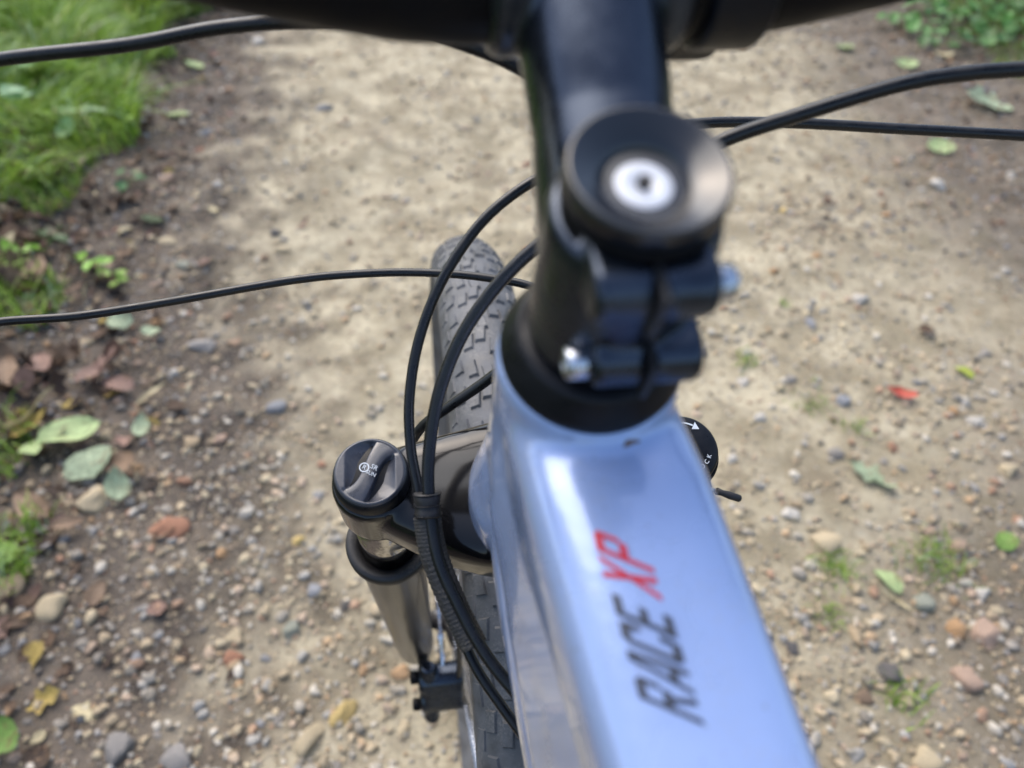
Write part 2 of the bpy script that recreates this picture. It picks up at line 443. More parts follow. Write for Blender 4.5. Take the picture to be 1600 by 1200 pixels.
frame = link('frame', fme, m_paint, bike)
BV = BVHTree.FromPolygons([tuple(v.co) for v in fme.vertices], [tuple(p.vertices) for p in fme.polygons])

def hit(px, py):
    d = ray(px, py); loc, no, idx, dist = BV.ray_cast(Vector(CAM_POS), Vector(d)); return np.array(loc)

# lettering laid on the top tube: quad given at its four corners
def stroke(*pts): return [pts]
def R_(x0, y0, x1, y1): return (x0, y0), (x1, y0), (x1, y1), (x0, y1)
GL = {
 'R': [R_(0, 0, .24, 1), R_(.24, .84, .8, 1), ((.76, .55), (1, .62), (1, .9), (.76, 1)), R_(.24, .42, .84, .57), ((.42, .44), (.66, .44), (1.02, 0), (.78, 0))],
 'A': [((0, 0), (.23, 0), (.62, 1), (.40, 1)), ((.78, 0), (1.02, 0), (.84, 1), (.60, 1)), R_(.22, .20, .84, .34)],
 'C': [R_(0, .1, .24, .9), ((0, .88), (.24, .84), (.8, .84), (.92, 1), (.2, 1)), ((0, .12), (.24, .16), (.8, .16), (.92, 0), (.2, 0)), R_(.72, .66, .98, .9), R_(.72, .1, .98, .34)],
 'E': [R_(0, 0, .24, 1), R_(.24, .85, .95, 1), R_(.24, .43, .8, .57), R_(.24, 0, .95, .15)],
 'X': [((0, 0), (.26, 0), (1.0, 1), (.74, 1)), ((0, 1), (.26, 1), (1.0, 0), (.74, 0))],
 'P': [R_(0, 0, .25, 1), R_(.25, .84, .82, 1), ((.76, .5), (1, .56), (1, .92), (.76, 1)), R_(.25, .42, .84, .57)],
}
def lettering(name, text, mat, corners, gap=.18, shear=.22):
    bl, br, tr, tl = [hit(*c) for c in corners]        # baseline start / end, top end / start
    n = len(text); W = n + gap * (n - 1); mb = MB(); k = 0
    for i, ch in enumerate(text):
        x0 = i * (1 + gap)
        for poly in GL[ch]:
            pts = []
            poly = list(poly); dense = []
            for a, b_ in zip(poly, poly[1:] + poly[:1]):
                for t in (0, .5): dense.append((a[0] + (b_[0] - a[0]) * t, a[1] + (b_[1] - a[1]) * t))
            for (u, v) in dense:
                s = (x0 + u + shear * (v - .5)) / W
                p = (bl * (1 - s) + br * s) * (1 - v) + (tl * (1 - s) + tr * s) * v
                loc, no, _, _ = BV.find_nearest(Vector(p))
                pts.append(np.array(loc + no * (.00022 + k * .000015)))
            c = np.mean(pts, 0); b0 = len(pts)
            mb.add(pts + [c], [(j, (j + 1) % b0, b0) for j in range(b0)]); k += 1
    o = mb.build(name, mat, frame); return o
o = lettering('lettering', 'RACE', m_print_dark, [(1099, 1130), (1047, 960), (955, 929), (1000, 1095)])
o['label'] = 'dark grey italic capitals reading RACE'
o = lettering('lettering', 'XP', m_print_red, [(1034, 936), (1013, 858), (926, 830), (944, 906)])
o['label'] = 'red italic capitals reading XP'
sc = MB()
for (px, py, a, b_) in ((985, 692, 13, 5),):
    c = hit(px, py); pts = []
    for k in range(10):
        t = k / 10 * 2 * math.pi; r_ = 1 + .35 * math.sin(3 * t + 1)
        h = hit(px + a * r_ * math.cos(t), py + b_ * r_ * math.sin(t) - a * .3 * math.cos(t))
        loc, no, _, _ = BV.find_nearest(Vector(h)); pts.append(np.array(loc + no * .0002))
    c = np.mean(pts, 0); sc.add(pts + [c], [(j, (j + 1) % 10, 10) for j in range(10)])
sc.build('paint_chip', m_scuff, frame)

# headset cover
hb = MB()
lathe(hb, ST(.0015), U, [(0, .020), (0, .0224), (.0010, .0230), (.0026, .0232), (.0038, .0228), (.0064, .0212), (.0100, .0197), (.0110, .0188), (.0110, .015)], 72)
hb.build('headset_cover', m_plastic, bike)

# stem ------------------------------------------------------------------
sm = MB()
SR = .0174
lathe(sm, ST(-.0125), U, [(0, .0166), (.002, SR), (.038, SR), (.041, .0166), (.0415, .0156)], 56)
rise = rad(17)
SDIR = NV * math.cos(rise) + U * math.sin(rise)
SUP = np.cross(EX, SDIR); SUP = SUP if SUP[2] > 0 else -SUP
sbase = ST(-.034, 0); SLEN = .072
def sring(t, a, b, e=2.2): return superring(sbase + SDIR * t, EX, SUP, a, b, e, 40)
loft(sm, [sring(.004, .0165, .0178), sring(.018, .0158, .0172), sring(.032, .0152, .0158), sring(SLEN - .016, .0165, .0165), sring(SLEN - .006, .0185, .0185)])
# bar clamp of the stem
lathe(sm, sbase + SDIR * SLEN - EX * .0225, EX, [(0, .0172), (.002, .0190), (.043, .0190), (.045, .0172)], 48)
# two pinch lugs either side of the slot at the back
Bk = -NV
for (s, w_) in ((-.0505, .0085), (-.0245, .0085)):
    for sx in (-1, 1):
        ox = .0002 if s < -.03 else .0045
        c = ST(s, -.0160, ox + sx * .0062)
        lathe(sm, c - EX * .0056, EX, [(0, .0052), (.0012, .0062), (.0100, .0062), (.0112, .0052)], 28)
        box(sm, ST(s, -.0125, ox + sx * .0062), EX, NV, U, .0056, .0065, .0060, .0015)
sme = remesh(sm, .0008, smooth=3, fac=.5); sme.materials.clear()
stem = link('stem', sme, m_black, bike)
# top cap: a dished disc with a bolt
tc = MB()
lathe(tc, ST(-HC + .0068), U, [(0, .0130), (0, .0152), (.0008, .0156), (.0026, .0156), (.0030, .0152)], 64)
tc.build('spacer', m_anod, stem)
tc = MB()
lathe(tc, ST(-HC + .0032), U, [(0, .0140), (0, .0150), (.0008, .0153), (.0030, .0153), (.0041, .0150), (.0044, .0145), (.0042, .0140), (.0022, .0100), (.0012, .0083), (.0004, .0077), (-.0010, .0072), (-.0012, .0064), (-.0012, .001)], 72)
cap = tc.build('top_cap', m_cap, stem)
bl = MB()
lathe(bl, ST(-HC + .0024, -.0004, -.0004), U, [(-.004, .0056), (-.0022, .0061), (-.0012, .0060), (-.0008, .0054), (-.0007, .0015), (-.0012, .0011), (-.003, .0010)], 40)
bl.build('bolt', m_white_bolt, stem)
hx = MB(); lathe(hx, ST(-HC + .0020, -.0004, -.0004), U, [(0, .0014), (.0002, .0014)], 6)
hx.build('hex_socket', m_rubber, stem)
# pinch bolts
b1 = MB(); lathe(b1, ST(-.0505, -.0160, .0098), EX, [(0, .0036), (.003, .0038), (.0055, .0036), (.0062, .0028), (.0062, .0016), (.0045, .0015)], 24)
b1.build('bolt', m_bolt, stem)
b2 = MB(); lathe(b2, ST(-.0245, -.0165, -.0066), -EX, [(0, .0036), (.003, .0038), (.0055, .0036), (.0062, .0028), (.0062, .0016), (.0045, .0015)], 24)
b2.build('bolt', m_bolt, stem)
for nm_, o2, sg in (('hex_socket', ST(-.0505, -.0160, .0098), 1), ('hex_socket', ST(-.0245, -.0165, -.0066), -1)):
    hs_ = MB(); lathe(hs_, o2 + EX * sg * .0050, EX * sg, [(0, .0019), (.0008, .0019)], 6); hs_.build(nm_, m_rubber, stem)
# dark slot
sl = MB(); box(sl, ST(-.0505, -.0172, .0002), EX, NV, U, .0007, .0058, .0064); sl.build('slot', m_rubber, stem, False)
sl = MB(); box(sl, ST(-.0245, -.0172, .0045), EX, NV, U, .0007, .0058, .0064); sl.build('slot', m_rubber, stem, False)

# handlebar ----------------------------------------------------------------
bc = sbase + SDIR * SLEN
def BP(x, up, back): return bc + EX * x + np.array([0, -back, up])
bp = [BP(x, u_, b_) for x, u_, b_ in ((-.36, .040, .050), (-.22, .034, .026), (-.15, .022, .014), (-.10, .0105, .004), (-.06, .003, .0), (-.03, 0, 0), (0, 0, 0), (.03, 0, 0), (.06, .003, 0), (.10, .0105, .004), (.15, .022, .014), (.22, .034, .026), (.36, .040, .050))]
bpts = spline(bp, 8); bx = abs(bpts[:, 0])
br = np.interp(bx, [0, .04, .11, .4], [.0159, .0159, .0115, .0111])
hbm = MB(); tube(hbm, bpts, br, 36)
bar = hbm.build('handlebar', m_anod, bike)
for sx in (-1, 1):
    g = MB(); gp = spline([BP(sx * x, u_, b_) for x, u_, b_ in ((.235, .0350, .0285), (.30, .0380, .040), (.365, .0402, .0508))], 8)
    tube(g, gp, .0160, 24); g.build('grip', m_rubber, bike)
for sx in (-1, 1):
    lv = MB(); lathe(lv, BP(sx * .208, .0322, .0238), EX * sx, [(0, .0125), (.001, .0155), (.016, .0155), (.017, .0125)], 28)
    tube(lv, spline([BP(sx * .212, .028, .012), BP(sx * .222, .022, -.012), BP(sx * .235, .018, -.020)], 5), .0078, 12)
    tube(lv, spline([BP(sx * .228, .020, -.018), BP(sx * .27, .016, -.030), BP(sx * .33, .018, -.022), BP(sx * .345, .018, -.026)], 5), .0048, 10)
    lv.build('brake_lever', m_anod, bike)
# clamp with a hinge block on the right half of the bar
cl = MB()
cx = .026
lathe(cl, BP(cx + .000, 0.000, 0), EX, [(0, .0172), (.0006, .0184), (.0150, .0184), (.0156, .0172)], 44)
box(cl, BP(cx + .0078, -.0155, -.0145), EX, np.array([0, .70, -.714]), np.array([0, .714, .70]), .0078, .0095, .0085, .003)
cme = remesh(cl, .0009, 4); cme.materials.clear()
clamp = link('bar_clamp', cme, m_plastic, bike)

# fork ---------------------------------------------------------------------
cr = MB()
for sx in (-1, 1):
    lathe(cr, ST(SC + .002, NC, sx * XL), -U, [(0, .0165), (.002, .0172), (.030, .0170), (.036, .0158)], 48)
arc = []
for x in np.linspace(-XL, XL, 17):
    q_ = abs(x) / XL
    n_ = NC * q_ ** 1.5 +   .0165 * (1 - q_); s_ = SC + .0205 - .004 * (1 - q_ ** 2)
    arc.append(superring(ST(s_, n_, x), NV, U, .0160 + .019 * (1 - q_ ** 1.5), .0160 + .003 * (1 - q_), 4.2, 44))
loft(cr, arc)
lathe(cr, ST(SC - .008), -U, [(0, .019), (.012, .024), (.03, .024)], 40)
crm = remesh(cr, .0014, 8); crm.materials.clear()
crown = link('fork_crown', crm, m_forkblack, bike)

# dials on the crown
def dial(x, which):
    o_ = ST(SC + .001, NC, x); mb = MB()
    lathe(mb, o_, U, [(0, .0150), (.0004, .0158), (.0050, .0156), (.0068, .0148), (.0074, .0138), (.0074, .0001)], 64)
    return o_, mb
kx, ky = EX, NV
o_, mb = dial(-XL, 'l')
kn = mb.build('preload_dial', m_plastic, bike, sharp=40)
# moulded face: two scooped crescents either side of a raised S-shaped grip
zt = o_ + U * .0072
ang = rad(47); gdir = kx * math.cos(ang) + ky * math.sin(ang); gper = np.cross(U, gdir)
nt_, nr_ = 128, 46; V = []; F = []
for i in range(nr_):
    r_ = .0147 * (i / (nr_ - 1)) + 1e-5
    for j in range(nt_):
        a_ = j / nt_ * 2 * math.pi; L_, C_ = r_ * math.cos(a_), r_ * math.sin(a_)
        tt_ = L_ / .0129; cen = .0022 * math.sin(tt_ * 2.2); hw = .0030 + .0022 * min(abs(tt_), 1) ** 3
        e_ = abs(C_ - cen) - hw; rimr = .0134
        half = math.sqrt(max(rimr ** 2 - L_ ** 2, 0)); span = max(half - abs(cen) - hw, 1e-4)
        bar_h = .0034 - .0010 * min(abs(tt_), 1) ** 2 - .0005 * min(abs(C_ - cen) / hw, 1) ** 3
        if r_ > rimr: h_ = .0026 - .0012 * ((r_ - rimr) / (.0147 - rimr)) ** 2
        elif e_ < 0: h_ = bar_h
        else:
            u_ = min(e_ / span, 1); sc_ = -.0004 + .0030 * u_ ** 1.6
            k_ = min(e_ / .0010, 1); k_ = k_ * k_ * (3 - 2 * k_); h_ = bar_h * (1 - k_) + sc_ * k_
        V.append(zt + gdir * L_ + gper * C_ + U * h_)
for i in range(nr_ - 1):
    for j in range(nt_):
        l_ = (j + 1) % nt_; F.append((i * nt_ + j, (i + 1) * nt_ + j, (i + 1) * nt_ + l_, i * nt_ + l_))
df = MB(); df.add(V, F); df.build('dial_face', m_dial, kn)
# emblem on the grip: ring + letters
def flat_text(name, txt, size, o0, X, Y, mat, parent, thick=.00006, align='CENTER', shear=0.):
    cu = bpy.data.curves.new(name, 'FONT'); cu.body = txt; cu.size = size; cu.align_x = align; cu.align_y = 'CENTER'; cu.extrude = thick; cu.shear = shear
    cu.resolution_u = 3
    t_ = bpy.data.objects.new(name, cu); COL.objects.link(t_)
    Z = np.cross(X, Y); mw = Matrix.Identity(4)
    for i in range(3): mw[i][0] = X[i]; mw[i][1] = Y[i]; mw[i][2] = Z[i]; mw[i][3] = o0[i]
    dg = bpy.context.evaluated_depsgraph_get(); dg.update()
    me = bpy.data.meshes.new_from_object(t_.evaluated_get(dg)); me.transform(mw); me.update()
    bpy.data.objects.remove(t_); bpy.data.curves.remove(cu)
    me.materials.clear()
    return link(name, me, mat, parent, False)
zg = zt + U * .00348
ed = -gper * 1.0                                                          # reading direction across the grip
em = MB(); a_ = np.linspace(0, 2 * np.pi, 33)[:-1]
ec = zg + ky * .0014 - kx * .0022
for k in range(32):
    l_ = (k + 1) % 32
    P_ = lambda a1, r1, h1=0: ec + r1 * (np.cos(a1) * kx + np.sin(a1) * ky) + U * h1
    em.add([P_(a_[k], .0016), P_(a_[l_], .0016), P_(a_[l_], .00205), P_(a_[k], .00205)], [(0, 1, 2, 3)])
em.build('emblem', m_print_white, kn, False)
tdx = kx * math.cos(rad(-32)) + ky * math.sin(rad(-32)); tdy = np.cross(U, tdx)
flat_text('lettering', 'R', .0028, ec + U * .00003, tdx, tdy, m_print_white, kn)
flat_text('lettering', 'SR', .0028, ec + kx * .0040 - ky * .0004, tdx, tdy, m_print_white, kn)
flat_text('lettering', 'SUN', .0022, ec + kx * .0026 - ky * .0029, tdx, tdy, m_print_white, kn)

o_, mb = dial(XL, 'r')
kn2 = mb.build('lockout_dial', m_plastic, bike, sharp=40)
zt2 = o_ + U * .0074
rc = MB(); lathe(rc, zt2 + U * .0001, U, [(0, .0048), (.0010, .0046), (.0014, .0036), (.0006, .0026), (.0004, .0005)], 36); rc.build('hub_cap', m_anod, kn2)
arw = MB()
for k in range(10):
    t0, t1 = rad(58 + k * 4.2), rad(58 + (k + 1) * 4.2)
    P_ = lambda a1, r1: zt2 + U * .00025 + r1 * (np.cos(a1) * kx + np.sin(a1) * ky)
    arw.add([P_(t0, .0110), P_(t1, .0110), P_(t1, .0117), P_(t0, .0117)], [(0, 1, 2, 3)])
P0_ = zt2 + U * .00025
arw.add([P0_ + .0095 * (np.cos(rad(57)) * kx + np.sin(rad(57)) * ky), P0_ + .0133 * (np.cos(rad(57)) * kx + np.sin(rad(57)) * ky), P0_ + .0114 * (np.cos(rad(42)) * kx + np.sin(rad(42)) * ky)], [(0, 1, 2)])
arw.build('arrow_mark', m_print_white, kn2, False)
for i, ch in enumerate('LOCK'):
    a1 = rad(-72 + i * 15); rdir = np.cos(a1) * kx + np.sin(a1) * ky
    flat_text('lettering', ch, .0027, zt2 + U * .0002 + rdir * .0112, np.cross(U, rdir), -rdir, m_print_white, kn2)
# remote cable spool housing and cable end beside the lockout dial
sp = MB(); lathe(sp, o_ - U * .004, U, [(0, .0160), (.001, .0172), (.0042, .0172), (.005, .0160)], 56)
box(sp, o_ - NV * .0165 + EX * .004 - U * .0015, EX, NV, U, .0065, .006, .0035, .0015); sp.build('cable_spool', m_anod, kn2)
ce = MB(); P1 = o_ - NV * .0118 + EX * -.004 + U * .002; P2 = P1 + EX * .0165 - NV * .0070 - U * .001
tube(ce, [P1, (P1 + P2) / 2, P2], .0010, 10); ce.build('inner_cable', m_silver, bike)
ce = MB(); cdv = (P2 - P1) / np.linalg.norm(P2 - P1); lathe(ce, P2 - cdv * .001, cdv, [(0, .0012), (.0005, .0017), (.003, .0013), (.006, .0017), (.0105, .0016), (.0112, .001)], 12)
ce.build('cable_end', m_rubber, bike)

# legs
for sx in (-1, 1):
    st = MB(); lathe(st, ST(SC + .033, NC, sx * XL), -U, [(0, .0138), (.085, .0138)], 44); st.build('stanchion', m_stanchion, bike)
    se = MB(); s0 = SC + .092
    lathe(se, ST(s0, NC, sx * XL), -U, [(.006, .0142), (.002, .0152), (-.001, .0180), (-.0005, .0212), (.0015, .0220), (.006, .0220), (.009, .0206), (.012, .0186), (.0125, .016)], 56)
    se.build('dust_seal', m_rubber, bike)
    lg = MB(); prof = [(0, .0168), (.004, .0182), (.05, .0182), (.12, .0178), (.25, .0172), (.33, .0168), (.355, .0150)]
    lathe(lg, ST(s0 + .009, NC, sx * XL), -U, prof, 44)
    dc = AXLE + EX * sx * .058
    box(lg, dc + NV * -.006 + U * .012, EX, NV, U, .0055, .019, .028, .004)
    lgm = remesh(lg, .0022, 5); lgm.materials.clear(); link('lower_leg', lgm, m_forkleg, bike)
ab = MB(); pts = [ST(SC + .135, NC + .014, -XL + .006), ST(SC + .112, NC + .026, -.05), ST(SC + .098, NC + .032, -.028), ST(SC + .094, NC + .034, 0), ST(SC + .098, NC + .032, .028), ST(SC + .112, NC + .026, .05), ST(SC + .135, NC + .014, XL - .006)]
tube(ab, spline(pts, 6), .0085, 18); ab.build('brake_arch', m_forkleg, bike)

# wheel ----------------------------------------------------------------------
wheel = bpy.data.objects.new('front_wheel', None); COL.objects.link(wheel); wheel.parent = bike
ty = MB(); rings = []
a_ = np.linspace(0, 2 * np.pi, 181)[:-1]; NB = 28
for th in a_:
    er = np.array([0, math.sin(th), math.cos(th)]); ring_ = []
    for k in range(NB):
        b_ = k / NB * 2 * math.pi
        rx = RT * math.sin(b_) * (1.0 if math.cos(b_) > -.2 else .82); rr_ = (R - RT - .001) + (RT - .002) * math.cos(b_)
        ring_.append(AXLE + EX * rx + er * rr_)
    rings.append(np.array(ring_))
loft(ty, rings, False, True)
tyre = ty.build('tyre', m_tyre, wheel)
# tread blocks: one joined part (hundreds of small blocks)
NT = 96; tV = []; tF = []; tm = MB()
for i in range(NT):
    th0 = i / NT * 2 * math.pi
    rows = [(-.10, .0), (.16, .5)] if i % 2 == 0 else [(.10, .0), (-.16, .5)]
    rows = [(x_, o_2) for x_, o_2 in rows] + [(-.42, .3), (.42, .3), (-.72, .55), (.72, .55), (-.98, .1), (.98, .1)]
    for (bb, off) in rows:
        th = th0 + off * 2 * math.pi / NT; beta = bb * 1.15
        er = np.array([0, math.sin(th), math.cos(th)]); et = np.array([0, math.cos(th), -math.sin(th)])
        nrm = EX * math.sin(beta) + er * math.cos(beta); lat = EX * math.cos(beta) - er * math.sin(beta)
        c = AXLE + er * (R - RT - .001) + nrm * (RT - .0022)
        hw, hl, hh = (.0030, .0062, .0019) if abs(bb) < .5 else (.0034, .0055, .0022)
        sk = .25 if i % 2 else -.25
        V = []
        for z_, s_ in ((0, 1.12), (hh, .9)):
            for (i_, j_) in ((-1, -1), (1, -1), (1, 1), (-1, 1)):
                V.append(c + nrm * z_ + lat * (hw * i_ * s_ + sk * hl * j_ * .4) + et * hl * j_ * s_)
        tm.add(V, [(4, 5, 6, 7), (0, 1, 5, 4), (1, 2, 6, 5), (2, 3, 7, 6), (3, 0, 4, 7)])
tread = tm.build('tread', m_tyre, tyre if False else wheel, False); tread['kind'] = 'stuff'
rm = MB(); prf = [(-.0135, R - 2 * RT + .004), (-.0145, R - 2 * RT - .004), (-.0115, R - 2 * RT - .014), (-.005, R - 2 * RT - .020), (.005, R - 2 * RT - .020), (.0115, R - 2 * RT - .014), (.0145, R - 2 * RT - .004), (.0135, R - 2 * RT + .004)]
rings = []
for th in np.linspace(0, 2 * np.pi, 97)[:-1]:
    er = np.array([0, math.sin(th), math.cos(th)]); rings.append(np.array([AXLE + EX * x_ + er * r_ for x_, r_ in prf]))
loft(rm, rings, False, True); rm.build('rim', m_rim, wheel)
hu = MB(); lathe(hu, AXLE - EX * .050, EX, [(0, .008), (.004, .010), (.012, .012), (.016, .027), (.020, .027), (.024, .014), (.05, .0125), (.076, .014), (.080, .022), (.084, .022), (.09, .012), (.1, .008)], 28); hu.build('hub', m_rim, wheel)
for k in range(32):
    th = k / 32 * 2 * math.pi; sx = -1 if k % 2 else 1; tw = rad(42) * (1 if (k // 2) % 2 else -1)
    e0 = np.array([0, math.sin(th + tw), math.cos(th + tw)]); e1 = np.array([0, math.sin(th), math.cos(th)])
    s_ = MB(); tube(s_, [AXLE + EX * sx * .031 + e0 * .024, AXLE + EX * sx * .003 + e1 * (R - 2 * RT - .018)], .0010, 6); s_.build('spoke', m_silver, wheel)
# brake disc on the left
ro = MB(); n_ = 72; XR = -.0425
for k in range(n_):
    t0, t1 = k / n_ * 2 * math.pi, (k + 1) / n_ * 2 * math.pi
    def RP(t, r_, x_): return AXLE + EX * x_ + r_ * np.array([0, math.sin(t), math.cos(t)])
    wv0 = .080 + .0012 * math.cos(t0 * 18); wv1 = .080 + .0012 * math.cos(t1 * 18)
    V = [RP(t0, .066, XR - .001), RP(t1, .066, XR - .001), RP(t1, wv1, XR - .001), RP(t0, wv0, XR - .001), RP(t0, .066, XR + .001), RP(t1, .066, XR + .001), RP(t1, wv1, XR + .001), RP(t0, wv0, XR + .001)]
    ro.add(V, [(3, 2, 1, 0), (4, 5, 6, 7), (2, 3, 7, 6), (0, 1, 5, 4)])
for k in range(6):
    t0 = k / 6 * 2 * math.pi
    tube(ro, [RP(t0, .020, XR), RP(t0 + .25, .045, XR), RP(t0 + .3, .068, XR)], .0028, 8)
ro.build('brake_disc', m_silver, wheel, True, 30)

# caliper behind the left leg
ca = MB()
t_ = rad(285); er = np.array([0, math.sin(t_), math.cos(t_)]); et = np.array([0, math.cos(t_), -math.sin(t_)])
cc = AXLE + EX * XR + er * .078
box(ca, cc - EX * .012, EX, er, et, .0075, .010, .019, .006)
box(ca, cc + EX * .010, EX, er, et, .0060, .010, .016, .005)
box(ca, cc + er * .009, EX, er, et, .016, .004, .012, .003)
for q_ in (-.011, .011): lathe(ca, cc - EX * .021 + et * q_, EX, [(0, .0095), (.002, .0125), (.036, .0125), (.038, .0095)], 28)
lathe(ca, cc - EX * .012 + et * .026 + er * .004, et, [(-.012, .0068), (.003, .0068), (.005, .005)], 20)
lathe(ca, cc - EX * .012 - et * .026 + er * .004, et, [(-.006, .0068), (.010, .0068)], 20)
cam_ = remesh(ca, .0012, 6); cam_.materials.clear()
cal = link('brake_caliper', cam_, m_black, bike)
for s_ in (-1, 1):
    bo = MB(); lathe(bo, cc - EX * .0225 + et * s_ * .016 + er * .002, -EX, [(-.004, .0052), (.004, .0052), (.005, .0042), (.005, .002), (.003, .002)], 12); bo.build('bolt', m_anod, cal)
ad = MB(); box(ad, AXLE + EX * (-.059) + er * .048 + et * -.004, EX, er, et, .0045, .022, .011, .003)
ad.build('caliper_mount', m_forkleg, bike)

# cables ----------------------------------------------------------------------
def cable(name, pts, r, mat=m_hose, label=None, n=14, ferr=None):
    mb = MB(); P = spline([at(*p) if len(p) == 3 else p[0] for p in pts], 12); tube(mb, P, r, n)
    o = mb.build(name, mat, bike)
    if label: o['label'] = label
    return o
cable('brake_hose', [(np.array([-.218, -.185, .958]),), (np.array([-.236, -.130, .928]),), (-110, 122, .282), (0, 93, .270), (200, 70, .262), (340, 44, .256), (470, 34, .252), (620, 42, .250), (740, 74, .252), (830, 118, .256), (905, 190, .262),
                     (930, 330, .285), (905, 440, .300), (850, 520, .318), (765, 591, .335), (705, 633, .346), (655, 672, .358), (636, 720, .375), (640, 800, .40), (672, 890, .44), (706, 940, .50), (717, 1000, .58), (716, 1060, .64), (706, 1092, .675)], .0024, label='black hose looping from the left side of the bar down to the front brake')
cable('gear_cable', [(np.array([-.226, -.190, .950]),), (np.array([-.268, -.140, .870]),), (-90, 522, .337), (0, 503, .340), (120, 494, .345), (250, 474, .352), (450, 439, .362), (560, 428, .366), (660, 426, .368), (760, 434, .366), (850, 455, .362), (950, 520, .352), (1010, 600, .345), (1040, 680, .334), (1052, 712, .331)], .0020, label='thin black cable crossing in front of the head tube to the lockout dial')
cable('gear_cable', [(np.array([.228, -.190, .955]),), (np.array([.228, -.155, .912]),), (1660, 216, .293), (1600, 212, .295), (1400, 201, .300), (1230, 192, .303), (1090, 193, .303), (960, 215, .300), (860, 268, .297), (800, 305, .297), (745, 356, .298), (690, 440, .300), (655, 530, .302), (640, 620, .304), (642, 700, .305), (655, 770, .304), (672, 860, .303),
                     (706, 955, .302), (742, 1040, .300), (785, 1105, .298), (835, 1175, .296), (880, 1260, .294), (920, 1400, .29)], .0021, label='thinner black cable running from the right side of the bar down to the down tube')
cable('brake_hose', [(np.array([.214, -.188, .960]),), (np.array([.188, -.166, .932]),), (1655, 104, .243), (1600, 108, .245), (1500, 116, .248), (1400, 134, .250), (1250, 179, .254), (1125, 222, .257), (1000, 290, .262), (900, 345, .268), (845, 380, .272), (780, 442, .277), (722, 524, .284), (686, 615, .290), (671, 700, .294), (670, 775, .295), (684, 870, .294),
                     (716, 945, .293), (757, 1020, .291), (800, 1075, .289), (850, 1130, .287), (900, 1210, .285), (950, 1350, .28)], .0025, label='thicker black hose running from the right side of the bar down to the down tube')
# braided sleeve section and cable tie
zt_ = MB(); c0 = at(667, 770, .2985); c1 = at(669, 806, .2985); ax_ = (c1 - c0) / np.linalg.norm(c1 - c0)
X_ = EX - ax_ * (EX @ ax_); X_ /= np.linalg.norm(X_); Y_ = np.cross(ax_, X_)
rings = []
for t_ in np.linspace(0, 1, 7):
    k_ = 1 + .05 * math.sin(t_ * 9); rings.append(superring(c0 + (c1 - c0) * t_, X_, Y_, .0050 * k_, .0075 * k_, 2.6, 28))
loft(zt_, rings); zt_.build('cable_wrap', m_rubber, bike)
for t_ in (.04, .5, .92):
    r2 = MB(); loft(r2, [superring(c0 + (c1 - c0) * (t_ + d_), X_, Y_, .0050 + e_, .0075 + e_, 2.6, 28) for d_, e_ in ((-.03, .0002), (-.02, .0006), (.02, .0006), (.03, .0002))])
    r2.build('cable_tie', m_plastic, bike)
sw = MB()
for pts in ([(667, 806, .2985), (678, 866, .2985), (711, 950, .2975), (740, 1008, .2965)],):
    P = spline([at(*p) for p in pts], 30)
    rr_ = .0054 + .00018 * np.sin(np.arange(len(P)) * 2.1); tube(sw, P, rr_, 16)
sw.build('cable_sleeve', simple('braided_sleeve', (.016, .017, .02), rough=.6, bump=.6, bscale=900, mott=.4, mscale=700, dust=.25), bike)

# ---------------------------------------------------------------- stones, leaves, plants on the ground
def icos(sub):
    bm = bmesh.new(); bmesh.ops.create_icosphere(bm, subdivisions=sub, radius=1)
    V = np.array([v.co[:] for v in bm.verts]); F = np.array([[v.index for v in f.verts] for f in bm.faces]); bm.free(); return V, F
def stone_shape(V, seed):
    r_ = np.random.default_rng(seed); out = V.copy()
    for _ in range(13):                                     # knock flats off the ball
        n = r_.normal(size=3); n /= np.linalg.norm(n); d = r_.uniform(.46, .82)
        k = out @ n - d; out -= np.outer(np.maximum(k, 0) * .85, n)
    for _ in range(5):
        n = r_.normal(size=3) * 1.6; out *= (1 + .05 * np.sin(V @ n * 1.7 + r_.uniform(0, 6)))[:, None]
    return out
IV2, IF2 = icos(2); IV3, IF3 = icos(3); IV1, IF1 = icos(1)
STONES = [fastmesh('pebble', stone_shape(IV3, 100 + k), IF3) for k in range(14)]
for me in STONES: me.materials.append(m_stone)

def put_stone(x, y, a, b_, c_, rot, col, name, label, cat, group, sink=.35):
    o = bpy.data.objects.new(name, STONES[rng.integers(len(STONES))]); COL.objects.link(o)
    o.location = (x, y, float(height(x, y)) + c_ * (1 - 2 * sink)); o.scale = (a, b_, c_)
    o.rotation_euler = (rng.normal(0, .15), rng.normal(0, .15), rot)
    o.color = (*col, 1); o['label'] = label; o['category'] = cat; o['group'] = group
    return o

